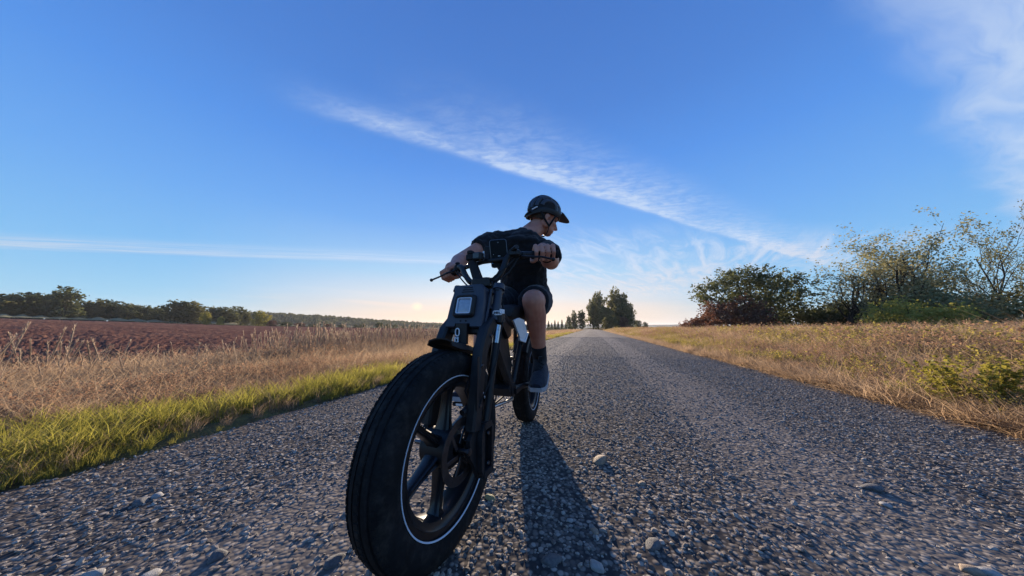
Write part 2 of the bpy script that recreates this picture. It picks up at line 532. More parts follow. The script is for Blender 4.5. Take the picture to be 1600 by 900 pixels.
# road: worn chip-seal
def mat_road():
    m, t, out = new_mat("worn_chip_seal")
    p = t.node('ShaderNodeNewGeometry').outputs['Position']
    px_, py_, pz_ = t.sep(p)
    lat = t.m('SUBTRACT', t.m('MULTIPLY', px_, DY), t.m('MULTIPLY', py_, DX))
    alo = t.m('ADD', t.m('MULTIPLY', px_, DX), t.m('MULTIPLY', py_, DY))
    v = t.node('ShaderNodeTexVoronoi'); v.inputs['Scale'].default_value = 62.0
    t.put(v.inputs['Vector'], p)
    vs = t.node('ShaderNodeTexVoronoi'); vs.inputs['Scale'].default_value = 26.0
    t.put(vs.inputs['Vector'], p)
    big = t.noise(p, 0.8, 4.0, 0.6)
    patch = t.noise(t.xyz(t.m('MULTIPLY', lat, 1.6), t.m('MULTIPLY', alo, 0.22), 0.0), 1.0, 4.0, 0.6)
    stone = t.ramp(t.sep(v.outputs['Color'])[0], [(0.0, (0.060, 0.053, 0.049)), (0.45, (0.135, 0.118, 0.105)), (0.75, (0.225, 0.196, 0.168)), (1.0, (0.37, 0.33, 0.28))])
    tar = (0.050, 0.047, 0.047)
    c = t.mix(t.sstep(v.outputs['Distance'], 0.35, 0.75), stone, tar)
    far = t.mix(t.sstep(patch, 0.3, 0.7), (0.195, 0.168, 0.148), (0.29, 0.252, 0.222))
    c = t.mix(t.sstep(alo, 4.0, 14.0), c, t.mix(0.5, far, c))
    track = t.m('ADD', t.sstep(t.m('ABSOLUTE', t.m('SUBTRACT', lat, 0.9)), 0.55, 0.1), t.sstep(t.m('ABSOLUTE', t.m('ADD', lat, 0.9)), 0.55, 0.1))
    c = t.mix(t.m('MULTIPLY', track, 0.36), c, (0.27, 0.235, 0.207))
    c = t.mix(t.m('MULTIPLY', t.sstep(big, 0.58, 0.75), 0.55), c, (0.065, 0.061, 0.060))
    # dusty edges
    e = t.m('ADD', t.sstep(lat, 2.2, 2.62), t.sstep(lat, -1.75, -2.3))
    c = t.mix(t.m('MULTIPLY', e, t.sstep(t.noise(p, 4.0, 5.0, 0.7), 0.35, 0.65)), c, (0.12, 0.095, 0.075))
    hgt = t.m('ADD', t.m('MULTIPLY', t.sstep(v.outputs['Distance'], 0.75, 0.1), 1.0), t.m('MULTIPLY', t.sstep(vs.outputs['Distance'], 0.7, 0.1), 0.9))
    bsdf(t, out, c, 0.95, 0, 0.02, hgt, 0.35, 0.006)
    return m
rl = np.concatenate([[ROAD_L - 0.04], np.linspace(ROAD_L, ROAD_R, 34), [ROAD_R + 0.04]])
ra = np.concatenate([np.arange(-6, 14, 0.16), np.arange(14, 40, 0.8), np.arange(40, 160, 4.0), np.array([160, 180, 200, 230, 260])])
def zroad(X, Y, L, A):
    z = 0.0 + 0.03 * (1 - (L / 2.5) ** 2)
    z = z - 0.03 + 0.0
    rim = (L < ROAD_L - 0.02) | (L > ROAD_R + 0.02)
    return np.where(rim, -0.12, np.maximum(z, -0.06) + 0.012)
road = sheet("road", rl, ra, zroad, mat_road())
me = road.data
# ragged edges and a gentle bend at the far end
co = np.zeros(len(me.vertices) * 3, np.float32); me.vertices.foreach_get('co', co); co = co.reshape(-1, 3)
l_, a_ = lat_along(co[:, 0], co[:, 1])
k_ = np.clip((np.abs(l_) - 2.0) / 0.4, 0, 1)
l_ = l_ + k_ * edge_wobble(a_, np.sign(l_)) - np.clip(a_ - 70, 0, 300) ** 2 * 0.0006
x_, y_ = from_la(l_, a_)
co[:, 0], co[:, 1] = x_, y_
me.vertices.foreach_set('co', co.ravel()); me.update()
tag(road, "worn grey chip seal country road running straight away", "road", kind='structure')

# ploughed field on the left
def mat_field():
    m, t, out = new_mat("turned_soil")
    p = t.node('ShaderNodeNewGeometry').outputs['Position']
    n1 = t.noise(t.vm('MULTIPLY', p, (0.10, 1.0, 1.0)), 0.45, 6.0, 0.65)
    n2 = t.noise(p, 2.2, 6.0, 0.7); n3 = t.noise(p, 11.0, 4.0, 0.7)
    c = t.mix(t.sstep(n2, 0.3, 0.7), (0.118, 0.056, 0.043), (0.195, 0.100, 0.074))
    c = t.mix(t.m('MULTIPLY', t.sstep(n1, 0.42, 0.68), 0.7), c, (0.27, 0.145, 0.098))
    c = t.mix(t.m('MULTIPLY', t.sstep(n3, 0.55, 0.8), 0.4), c, (0.078, 0.034, 0.028))
    bsdf(t, out, c, 1.0, 0, 0.0, t.m('ADD', n2, t.m('MULTIPLY', n3, 0.4)), 0.7, 0.16)
    return m
def polar_patch(name, u0, u1, nu, near_f, far_f, nr, zoff, mat, rough=0.0, bank=0.0):
    us = np.linspace(u0, u1, nu)
    V = []
    for u in us:
        k = (u - 800) / FPX
        y0, y1 = near_f(u, k), far_f(u)
        ys_ = y0 * (y1 / y0) ** np.linspace(0, 1, nr)
        V.append(np.stack([k * ys_, ys_], -1))
    V = np.array(V)
    X, Y = V[..., 0], V[..., 1]
    Z = ground_h(X, Y) + zoff + 0.003 * Y
    if bank: Z = Z + bank * np.linspace(0, 1, nr)[None, :] * (1 + .25 * np.sin(us * .21) + .15 * np.sin(us * .67))[:, None]
    if rough:
        l, a = lat_along(X, Y)
        Z = Z + rough * np.sin(l * 5.2 + 0.8 * np.sin(a * .35)) + rough * 0.9 * rng.standard_normal(X.shape)
    n, mm = X.shape
    idx = np.arange(n * mm).reshape(n, mm)
    F = np.stack([idx[:-1, :-1], idx[1:, :-1], idx[1:, 1:], idx[:-1, 1:]], -1).reshape(-1, 4)
    return obj(name, mesh_np(name, np.stack([X, Y, Z], -1).reshape(-1, 3), F, True), mat)
def near_field(u, k):
    # line at lateral -7 from the camera
    return 7.0 / max(0.05, (0.27642 - k * 0.96104)) if (0.27642 - k * 0.96104) > 0.05 else 140
polar_patch("field", -700, 716, 420, near_field, lambda u: float(far_edge(u)[0]) - 0.6, 170, 0.05, mat_field(), 0.035)
tag(bpy.data.objects["field"], "reddish brown ploughed field beyond the left verge", "field", kind='structure')

def mat_plain(name, a, b, sc=1.0):
    m, t, out = new_mat(name)
    p = t.node('ShaderNodeNewGeometry').outputs['Position']
    n = t.noise(p, sc, 5.0, 0.65)
    bsdf(t, out, t.mix(t.sstep(n, 0.3, 0.7), a, b), 1.0, 0, 0.0, n, 0.5, 0.3 / sc)
    return m
# pale headland of dry grass along the far edge of the field
polar_patch("field_margin", -700, 716, 200, lambda u, k: float(far_edge(u)[0]) - 1.2, lambda u: float(far_edge(u)[0]) + 7.0, 5, 0.34, mat_plain("pale_dry_grass", (0.30, 0.25, 0.15), (0.20, 0.19, 0.10), 0.6), 0.0, 0.95)
tag(bpy.data.objects["field_margin"], "pale strip of dry grass along the far edge of the field", "grass strip", kind='structure')

# hills
def ridge(name, pts, depth, mat, label, down=30.0, thick=0.5):
    """pts: picture column, picture row of the crest, distance"""
    us = np.array([p[0] for p in pts], float); vs = np.array([p[1] for p in pts], float); ys = np.array([p[2] for p in pts], float)
    uu = np.linspace(us[0], us[-1], 160)
    V = []
    for u in uu:
        v = np.interp(u, us, vs); y = np.interp(u, us, ys)
        c = at_y(u, v, y)
        z = c.z + 0.0035 * y * (math.sin(u * .05) * .4 + math.sin(u * .13 + 1) * .25 + math.sin(u * .31) * .12) * 0.4
        k = c.x / c.y
        row = []
        for s, f in ((-depth, -0.05), (-depth * .6, 0.35), (-depth * .3, 0.75), (0, 1.0), (depth * .4, 0.8), (depth, -0.05)):
            yy = y + s
            row.append((k * yy, yy, f * z if f > 0 else -4.0))
        V.append(row)
    V = np.array(V); n, m_ = V.shape[:2]
    idx = np.arange(n * m_).reshape(n, m_)
    F = np.stack([idx[:-1, :-1], idx[1:, :-1], idx[1:, 1:], idx[:-1, 1:]], -1).reshape(-1, 4)
    o = obj(name, mesh_np(name, V.reshape(-1, 3), F, True), mat)
    return tag(o, label, "hill", kind='structure')
HILL_PTS = [(250, 500, 430), (330, 495, 430), (400, 493, 440), (450, 494.5, 460), (500, 497, 480), (550, 500.5, 520), (600, 504, 560), (640, 506.5, 600), (690, 509, 640), (730, 511.5, 660)]
ridge("hill", HILL_PTS, 90, mat_plain("wooded_slope", (0.030, 0.036, 0.016), (0.05, 0.055, 0.026), 0.05), "long low wooded hill beyond the ploughed field on the left")
ridge("distant_hill", [(480, 507, 2600), (560, 505.5, 2600), (640, 504.5, 2600), (720, 505.5, 2600), (820, 506, 2600), (900, 507, 2600), (980, 508.5, 2600), (1060, 507, 2600), (1160, 508, 2600), (1300, 506, 2600), (1500, 506, 2600)], 300, mat_plain("far_slope", (0.05, 0.06, 0.04), (0.07, 0.08, 0.05), 0.01), "faint pale hill far away on the horizon")
# ------------------------------------------------------------------ plants: prototypes
def blades(n, h, w, spread, lean, seg=3, r=None, hv=0.35):
    """tuft of tapering bent blades -> V, F (quads, last one pinched)"""
    r = r or random
    V, F = [], []
    for _ in range(n):
        a = r.uniform(0, 2 * math.pi); d = spread * math.sqrt(r.random())
        x0, y0 = d * math.cos(a), d * math.sin(a)
        b = r.uniform(0, 2 * math.pi) if r.random() < .5 else a + r.gauss(0, .6)
        hh = h * r.uniform(1 - hv, 1 + hv); ln = lean * r.uniform(.3, 1.4) * hh
        fx, fy = math.cos(b), math.sin(b)
        t = r.uniform(0, math.pi); sx, sy = math.cos(t), math.sin(t)
        base = len(V)
        for i in range(seg + 1):
            s = i / seg
            ww = w * (1 - s) ** .7 * 0.5 + w * 0.03
            cx, cy, cz = x0 + fx * ln * s * s, y0 + fy * ln * s * s, hh * (s - .18 * lean * s * s)
            V.append((cx - sx * ww, cy - sy * ww, cz)); V.append((cx + sx * ww, cy + sy * ww, cz))
        for i in range(seg):
            q = base + 2 * i
            F.append((q, q + 1, q + 3, q + 2))
    return V, F
def leaf_quads(C, size, r, flat=0.0, length=1.6):
    """one bent-free leaf (quad) at every point"""
    n = len(C)
    d = r.standard_normal((n, 3)); d[:, 2] *= (1 - flat)
    d /= np.linalg.norm(d, axis=1, keepdims=True) + 1e-9
    e = r.standard_normal((n, 3)); e -= d * (e * d).sum(1, keepdims=True); e /= np.linalg.norm(e, axis=1, keepdims=True) + 1e-9
    s = (size * r.uniform(.6, 1.35, n))[:, None] if np.isscalar(size) else (size * r.uniform(.6, 1.35, n))[:, None]
    a, b, c, f = C - d * s * length * .5, C + e * s * .5 - d * s * .05, C + d * s * length * .5, C - e * s * .5 - d * s * .05
    V = np.stack([a, b, c, f], 1).reshape(-1, 3)
    F = np.arange(4 * n).reshape(n, 4)
    return V, F
def weed(stems, h, leaf, nleaf, spread, r, stem_w=0.004, curve=.3):
    """branching weed: thin stems with leaves or seed heads"""
    V, F, mi = [], [], []
    P = []
    for _ in range(stems):
        a = r.uniform(0, 2 * math.pi); d = spread * math.sqrt(r.random()) * .5
        x, y = d * math.cos(a), d * math.sin(a)
        hh = h * r.uniform(.6, 1.2); ln = curve * hh * r.uniform(.2, 1.3)
        b = a + r.uniform(-.8, .8)
        def stick(p0, p1, w):
            n = len(V); t = r.uniform(0, math.pi)
            sx, sy = math.cos(t) * w * .5, math.sin(t) * w * .5
            V.extend([(p0[0] - sx, p0[1] - sy, p0[2]), (p0[0] + sx, p0[1] + sy, p0[2]), (p1[0] + sx * .4, p1[1] + sy * .4, p1[2]), (p1[0] - sx * .4, p1[1] - sy * .4, p1[2])])
            F.append((n, n + 1, n + 2, n + 3)); mi.append(0)
        pts = [(x + math.cos(b) * ln * s * s, y + math.sin(b) * ln * s * s, hh * s) for s in (0, .35, .7, 1.0)]
        for i in range(3): stick(pts[i], pts[i + 1], stem_w)
        for k in range(max(1, nleaf)):
            s = r.uniform(.25, 1.0)
            i = min(2, int(s * 3)); f = s * 3 - i
            q = [pts[i][j] * (1 - f) + pts[i + 1][j] * f for j in range(3)]
            c = r.uniform(0, 2 * math.pi); e = hh * .22 * r.uniform(.3, 1.0) * (1.25 - s)
            tip = (q[0] + math.cos(c) * e, q[1] + math.sin(c) * e, q[2] + e * r.uniform(.2, 1.1))
            stick(q, tip, stem_w * .6)
            P.append(tip)
            P.append([q[j] * .5 + tip[j] * .5 for j in range(3)])
    P = np.array(P)
    LV, LF = leaf_quads(P, leaf, np.random.default_rng(r.randrange(10**6)), .4)
    n = len(V)
    V = np.concatenate([np.array(V), LV]); F = np.concatenate([np.array(F), LF + n])
    return V, F, np.array(mi + [1] * len(LF))

M_GREEN = leaf_mat("green_grass", [(0.0, (0.11, 0.13, 0.022)), (0.45, (0.23, 0.225, 0.038)), (0.8, (0.34, 0.30, 0.055)), (1.0, (0.46, 0.38, 0.14))], 0.65)
M_DRY = leaf_mat("dry_grass", [(0.0, (0.192, 0.120, 0.074)), (0.4, (0.348, 0.234, 0.150)), (0.75, (0.480, 0.348, 0.222)), (1.0, (0.600, 0.468, 0.312))], 0.62, tint=(0.55, 0.38, 0.22))
M_STALK = leaf_mat("dry_stalk", [(0.0, (0.36, 0.26, 0.19)), (0.6, (0.50, 0.39, 0.29)), (1.0, (0.60, 0.50, 0.39))], 0.65, tint=(0.55, 0.40, 0.26))
M_BROWN = leaf_mat("brown_weed", [(0.0, (0.138, 0.074, 0.054)), (0.45, (0.264, 0.156, 0.106)), (0.8, (0.372, 0.234, 0.150)), (1.0, (0.480, 0.336, 0.180))], 0.6, tint=(0.5, 0.3, 0.16))
M_OLIVE = leaf_mat("olive_weed", [(0.0, (0.126, 0.118, 0.031)), (0.4, (0.240, 0.198, 0.054)), (0.75, (0.360, 0.276, 0.072)), (1.0, (0.480, 0.360, 0.108))], 0.6)
M_YELLOW = leaf_mat("yellow_weed", [(0.0, (0.115, 0.115, 0.017)), (0.5, (0.230, 0.207, 0.029)), (1.0, (0.391, 0.299, 0.046))], 0.5)
M_STEM = leaf_mat("weed_stem", [(0.0, (0.14, 0.09, 0.06)), (1.0, (0.34, 0.24, 0.15))], 0.2, tint=(0.3, 0.18, 0.08))

rr = random.Random(3)
def proto(name, V, F, mats, mi=None):
    me = mesh_np(name, V, F, False, mi)
    for m in mats: me.materials.append(m)
    return bpy.data.objects.new(name, me)
P_GREEN = [proto("grass_clump", *blades(26, .20, .006, .07, .55, 3, rr), [M_GREEN]) for _ in range(4)]
P_DRY = [proto("dry_clump", *blades(30, .36, .005, .10, .75, 3, rr), [M_DRY]) for _ in range(4)]
P_MAT = [proto("thatch_clump", *blades(26, .16, .006, .14, 1.6, 3, rr), [M_DRY]) for _ in range(3)]
def pw(n, mats, **k):
    o = []
    for _ in range(n):
        V, F, mi = weed(r=rr, **k); o.append(proto("weed_clump", V, F, mats, mi))
    return o
P_BROWN = pw(4, [M_STEM, M_BROWN], stems=14, h=.42, leaf=.013, nleaf=14, spread=.30)
P_OLIVE = pw(4, [M_STEM, M_OLIVE], stems=12, h=.40, leaf=.022, nleaf=11, spread=.30)
P_YELLOW = pw(3, [M_STEM, M_YELLOW], stems=12, h=.40, leaf=.019, nleaf=12, spread=.26)

def scatter(name, P, rot, scl, protos, label, cat):
    """one object of many instanced clumps"""
    n = len(P)
    me = bpy.data.meshes.new(name)
    me.vertices.add(n); me.vertices.foreach_set('co', np.asarray(P, np.float32).ravel())
    a = me.attributes.new('rot', 'FLOAT_VECTOR', 'POINT'); a.data.foreach_set('vector', np.asarray(rot, np.float32).ravel())
    a = me.attributes.new('scl', 'FLOAT_VECTOR', 'POINT'); a.data.foreach_set('vector', np.asarray(scl, np.float32).ravel())
    o = obj(name, me)
    for p in protos:
        for m in p.data.materials:
            if m.name not in me.materials: me.materials.append(m)
    c = bpy.data.collections.new(name + "_kinds")
    for p in protos: c.objects.link(p)
    ng = bpy.data.node_groups.new(name, 'GeometryNodeTree')
    ng.interface.new_socket(name="Geometry", in_out='INPUT', socket_type='NodeSocketGeometry')
    ng.interface.new_socket(name="Geometry", in_out='OUTPUT', socket_type='NodeSocketGeometry')
    N = ng.nodes
    gi, go = N.new('NodeGroupInput'), N.new('NodeGroupOutput')
    ci = N.new('GeometryNodeCollectionInfo'); ci.inputs['Collection'].default_value = c
    ci.inputs['Separate Children'].default_value = True; ci.inputs['Reset Children'].default_value = True
    iop = N.new('GeometryNodeInstanceOnPoints'); iop.inputs['Pick Instance'].default_value = True
    def na(nm):
        x = N.new('GeometryNodeInputNamedAttribute'); x.data_type = 'FLOAT_VECTOR'; x.inputs['Name'].default_value = nm
        return x.outputs['Attribute']
    er = N.new('FunctionNodeEulerToRotation')
    ng.links.new(na('rot'), er.inputs[0])
    ng.links.new(gi.outputs[0], iop.inputs['Points']); ng.links.new(ci.outputs[0], iop.inputs['Instance'])
    ng.links.new(er.outputs[0], iop.inputs['Rotation']); ng.links.new(na('scl'), iop.inputs['Scale'])
    ng.links.new(iop.outputs[0], go.inputs[0])
    mod = o.modifiers.new("scatter", 'NODES'); mod.node_group = ng
    return tag(o, label, cat, kind='stuff')

def place(n, lfun, afun, hl, h0, h1, tilt=.12, off=-.01):
    """n points between verge limits; returns points, rotations, scales"""
    l = lfun(n); a = afun(n)
    l = l + np.sign(l) * 0.0
    x, y = from_la(l, a)
    z = ground_h(x, y) + off
    s = rng.uniform(h0, h1, n) * hl(l, a)
    rot = np.stack([rng.normal(0, tilt, n), rng.normal(0, tilt, n), rng.uniform(0, 6.283, n)], -1)
    w = s * rng.uniform(.85, 1.2, n)
    return np.stack([x, y, z], -1), rot, np.stack([w, w, s], -1)
def logal(a0, a1):
    """distances along the road, denser close by"""
    return lambda n: (a0 + 1.6) * ((a1 + 1.6) / (a0 + 1.6)) ** rng.random(n) - 1.6
def uni(a, b):
    return lambda n: rng.uniform(a, b, n)
def patchy(P, rot, scl, f, thr):
    k = f(P[:, 0], P[:, 1]) + rng.normal(0, .25, len(P)) > thr
    return P[k], rot[k], scl[k]
def pat(x, y, s=0.0):
    return np.sin(1.1 * x + s) * np.sin(.8 * y + 1.7 * s) + .6 * np.sin(2.7 * x - 1.3 * y + s) + .4 * np.sin(.35 * y + s)

one = lambda l, a: np.ones_like(l)
# left verge
def edgeL(n): return -(2.50 + np.abs(rng.normal(0, .42, n)))
scatter("green_grass", *patchy(*place(5200, lambda n: -2.36 - .90 * rng.random(n) ** 1.2, logal(-.4, 40), lambda l, a: np.clip((-l - 2.24) * 2.2, .22, .85), .45, 1.1), lambda x, y: pat(x * 1.9, y * 1.9, .4), -.05), P_GREEN, "bright green grass along the left edge of the road", "grass")
scatter("dry_grass", *place(12000, lambda n: -2.42 - 4.8 * rng.random(n) ** .95, logal(-.4, 90), lambda l, a: np.clip(.36 + (-l - 2.8) * .32, .30, 1.4), .65, 1.25), P_DRY, "dry tan grass covering the left verge down to the field", "dry grass")
scatter("dry_weeds", *patchy(*place(7500, lambda n: -2.9 - 4.1 * rng.random(n), logal(-.4, 70), lambda l, a: np.clip(.25 + (-l - 2.8) * .3, .25, 1.1), .6, 1.15), lambda x, y: pat(x, y, 1.0), .15), P_BROWN, "brown seeded weeds among the dry grass of the left verge", "weeds")
# right verge and meadow
hr = lambda l, a: np.clip(.32 + (l - 2.6) * .33, .32, 1.25)
scatter("verge_weeds", *patchy(*place(1500, lambda n: 2.66 + np.abs(rng.normal(0, .35, n)), logal(0, 30), one, .28, .65), lambda x, y: pat(x * 1.5, y * 1.5, 3.3), .0), P_OLIVE + P_GREEN, "low green weeds along the right edge of the road", "weeds")
scatter("straw", *place(4200, lambda n: 2.54 + np.abs(rng.normal(0, .13, n)), logal(0, 60), one, .45, .95, .35), P_MAT, "pale flattened straw along the right edge of the road", "straw")
lr = lambda n: 2.75 + 19 * rng.random(n) ** 1.7
scatter("meadow_grass", *place(26000, lr, logal(0, 80), hr, .7, 1.45), P_DRY, "tan dry grass of the meadow right of the road", "dry grass")
scatter("meadow_weeds", *patchy(*place(13000, lr, logal(0, 70), hr, .5, 1.25), lambda x, y: pat(x, y, 2.0), -.15), P_BROWN, "rust brown weeds of the meadow right of the road", "weeds")
scatter("olive_weeds", *patchy(*place(14000, lr, logal(0, 80), hr, .45, 1.15), lambda x, y: pat(x * .8, y * .8, 4.4), -.35), P_OLIVE, "olive green leafy weeds of the meadow right of the road", "weeds")
scatter("yellow_weeds", *patchy(*place(2600, lambda n: 2.75 + 17 * rng.random(n) ** 1.3, logal(0, 80), hr, .4, 1.0), lambda x, y: pat(x, y, 6.1), .05), P_YELLOW, "yellow leafy weeds of the meadow right of the road", "weeds")

# ------------------------------------------------------------------ gravel
def rock_mesh(name, seed, sub=2, squash=.6):
    r = np.random.default_rng(seed)
    bm = bmesh.new(); bmesh.ops.create_icosphere(bm, subdivisions=sub, radius=1.0)
    cuts = [(Vector(r.standard_normal(3)).normalized(), r.uniform(.55, .9)) for _ in range(7)]
    for v in bm.verts:
        p = v.co.copy()
        for d, k in cuts:
            q = p.dot(d)
            if q > k: p -= d * (q - k) * .85
        p.z *= squash
        v.co = p * (1 + .06 * math.sin(3 * p.x + seed) * math.sin(4 * p.y))
    me = bpy.data.meshes.new(name); bm.to_mesh(me); bm.free()
    me.polygons.foreach_set('use_smooth', [sub > 1] * len(me.polygons))
    return me
def mat_stone(name, stops):
    m, t, out = new_mat(name)
    oi = t.node('ShaderNodeObjectInfo').outputs['Random']
    p = t.node('ShaderNodeTexCoord').outputs['Object']
    n = t.noise(p, 3.0, 5.0, 0.7)
    c = t.ramp(t.m('ADD', t.m('MULTIPLY', oi, .8), t.m('MULTIPLY', n, .2)), stops)
    bsdf(t, out, c, 0.8, 0, 0.15, n, .4, .05)
    return m
M_CHIP = mat_stone("stone_chips", [(0.0, (0.080, 0.069, 0.062)), (0.3, (0.165, 0.143, 0.127)), (0.6, (0.265, 0.231, 0.202)), (0.8, (0.38, 0.335, 0.285)), (0.93, (0.48, 0.43, 0.37)), (1.0, (0.60, 0.56, 0.50))])
P_ROCK = []
for i in range(7):
    me = rock_mesh("chip", 20 + i, 1, .62); me.materials.append(M_CHIP)
    P_ROCK.append(bpy.data.objects.new("chip", me))
def road_z(l):
    return 0.012 + np.maximum(-.03 * (l / 2.5) ** 2, -.06)
def gravel(n, a0, a1, s0, s1, lim=None):
    a = a0 + (a1 - a0) * (rng.random(n) if lim is None else rng.random(n) ** 1.35); l = rng.uniform(ROAD_L + .02, ROAD_R - .02, n)
    x, y = from_la(l, a)
    tr = np.minimum(np.abs(l - .9), np.abs(l + .9))
    k = (y > .42) & (np.abs(x) < 2.05 * y + .3) & ((tr > .28) | (rng.random(n) > .45))
    l, a, x, y = l[k], a[k], x[k], y[k]
    s = s0 * (s1 / s0) ** (rng.random(len(x)) ** 2.2)
    z = road_z(l) + s * rng.uniform(-.20, .18, len(x))
    rot = np.stack([rng.normal(0, .35, len(x)), rng.normal(0, .35, len(x)), rng.uniform(0, 6.28, len(x))], -1)
    return np.stack([x, y, z], -1), rot, np.stack([s * rng.uniform(.9, 1.5, len(x)), s, s * rng.uniform(.7, 1.1, len(x))], -1)
parts_ = [gravel(60000, -.8, 3.2, .0036, .0115), gravel(32000, 3.2, 6.5, .0048, .012), gravel(36000, 6.5, 20, .0052, .0125, 1)]
scatter("gravel", *[np.concatenate([p[i] for p in parts_]) for i in range(3)], P_ROCK, "small grey stone chips embedded in the road surface", "gravel")
# ------------------------------------------------------------------ trees
M_BARK = simple("bark", (0.065, 0.05, 0.04), 0.9, 0, 0.4, 12.0, 0.1, 0.6, 0.03)
M_LEAF_DARK = leaf_mat("leaf_dark", [(0.0, (0.056, 0.062, 0.027)), (0.5, (0.106, 0.112, 0.050)), (1.0, (0.188, 0.175, 0.075))], 0.45, big=.35, tint=(0.10, 0.12, 0.03))
M_LEAF_MID = leaf_mat("leaf_mid", [(0.0, (0.081, 0.084, 0.035)), (0.5, (0.155, 0.146, 0.061)), (1.0, (0.257, 0.223, 0.095))], 0.4, big=.35, tint=(0.18, 0.16, 0.03))
M_LEAF_GOLD = leaf_mat("leaf_gold", [(0.0, (0.146, 0.146, 0.036)), (0.5, (0.317, 0.291, 0.061)), (1.0, (0.584, 0.462, 0.098))], 0.45, big=.35)
M_LEAF_RUST = leaf_mat("leaf_rust", [(0.0, (0.075, 0.043, 0.033)), (0.5, (0.150, 0.085, 0.056)), (1.0, (0.250, 0.144, 0.088))], 0.4, big=.5, tint=(0.25, 0.07, 0.03))
M_LEAF_PALE = leaf_mat("leaf_pale", [(0.0, (0.138, 0.155, 0.069)), (0.5, (0.294, 0.283, 0.138)), (1.0, (0.587, 0.501, 0.259))], 0.45, big=.5, tint=(0.2, 0.16, 0.06))
nr = np.random.default_rng(77)

def blob_crown(blobs, n, size, r, shell=.62):
    """leaf points in and on a set of ellipsoids (x, y, z, rx, ry, rz)"""
    B = np.array(blobs, float)
    vol = (B[:, 3] * B[:, 4] * B[:, 5]) ** .75
    k = r.choice(len(B), n, p=vol / vol.sum())
    d = r.standard_normal((n, 3)); d /= np.linalg.norm(d, axis=1, keepdims=True)
    q = (shell + (1 - shell) * r.random(n) ** .6)[:, None] * (1 + .12 * r.standard_normal((n, 1)))
    P = B[k, :3] + d * B[k, 3:] * q
    # tufts: pull points towards random twig ends
    return P
def tufted(P, r, m, rad):
    """gather the points round twig ends, so that the outline is uneven and gaps open"""
    T = P[r.choice(len(P), m)]
    i = r.integers(0, m, len(P))
    return T[i] + r.standard_normal((len(P), 3)) * rad * (r.random((len(P), 1)) ** .5)

def far_proto(kind, seed):
    """tree one metre tall: trunk mesh and crown mesh"""
    r = np.random.default_rng(seed)
    mb = MB()
    if kind == 'conifer':
        mb.tube([(0, 0, 0), (0, 0, .5), (0, 0, .95)], [.018, .012, .004], 6)
        n = 1500
        z = .10 + .88 * r.random(n) ** 1.3
        rad = (1.0 - z) * .22 * (0.35 + .65 * np.abs(np.sin(z * 42)) ) + .01
        a = r.uniform(0, 6.283, n); q = rad * r.uniform(.5, 1.1, n)
        P = np.stack([q * np.cos(a), q * np.sin(a), z - q * .25], -1)
        V, F = leaf_quads(P, .035, r, .2)
    else:
        w = {'round': .42, 'tall': .28, 'broad': .55, 'bush': .62}[kind]
        base = {'round': .04, 'tall': .04, 'broad': .03, 'bush': .02}[kind]
        nb = {'round': 16, 'tall': 15, 'broad': 19, 'bush': 9}[kind]
        blobs = []
        for i in range(nb):
            t = (i + .5) / nb
            z = base + .10 + (1 - base - .22) * t
            prof = math.sin(math.pi * (0.16 + .78 * t)) ** .8
            a = i * 2.399 + r.uniform(-.4, .4); o = w * prof * r.uniform(.15, .62)
            s = r.uniform(.13, .21)
            blobs.append((o * math.cos(a), o * math.sin(a), z, s * (1.25 if kind != 'tall' else .95), s * 1.2, s * .95))
            if kind != 'bush':
                mb.tube([(0, 0, z * .55), (o * .5 * math.cos(a), o * .5 * math.sin(a), z * .8), (o * math.cos(a), o * math.sin(a), z)], [.014, .009, .003], 5, False)
        mb.tube([(0, 0, 0), (.01, 0, .3), (-.01, .01, .65), (0, 0, .85)], [.030, .022, .012, .004] if kind != 'bush' else [.02, .014, .008, .003], 7)
        P = tufted(blob_crown(blobs, 3000, 1, r), r, 520, .035)
        V, F = leaf_quads(P, .042, r, .2)
    return mb.mesh("trunk"), (V, F)
PROTO = {}
def far_tree(kind, leafmat, name, label, cat, loc, h, wid=1.0, group=None, rz=None, seed=0):
    key = (kind, leafmat.name, seed)
    trunk_name, crown_name = ("trunk", "crown") if kind != 'bush' else ("stem", "foliage")
    if key not in PROTO:
        tm, (V, F) = far_proto(kind, hash((len(kind), seed)) % 1000 + 3)
        tm.materials.append(M_BARK)
        cm = mesh_np("crown", V, F); cm.materials.append(leafmat)
        PROTO[key] = (tm, cm)
    tm, cm = PROTO[key]
    e = empty(name, loc, random.uniform(0, 6.28) if rz is None else rz, label, cat, group)
    e.scale = (h * wid, h * wid, h)
    obj(trunk_name, tm, None, e); obj(crown_name, cm, None, e)
    return e
def far_at(u, top, y, kind, lm, name, label, cat, wpx=None, group=None, seed=0, base=None):
    """tree whose top stands at picture row top in column u, y metres away"""
    x = (u - 800) / FPX * y
    zb = gz(x, y) if base is None else base
    zt = at_y(u, top, y).z
    h = max(.4, zt - zb)
    x = at_y(u, (top + 505) / 2, y).x
    w0 = {'round': .95, 'tall': .66, 'broad': 1.25, 'bush': 1.45, 'conifer': .42}[kind]
    wid = 1.0 if wpx is None else min(3.2, (wpx / FPX * y) / (h * w0))
    return far_tree(kind, lm, name, label, cat, (x, y, zb - .05), h, wid, group, seed=seed)

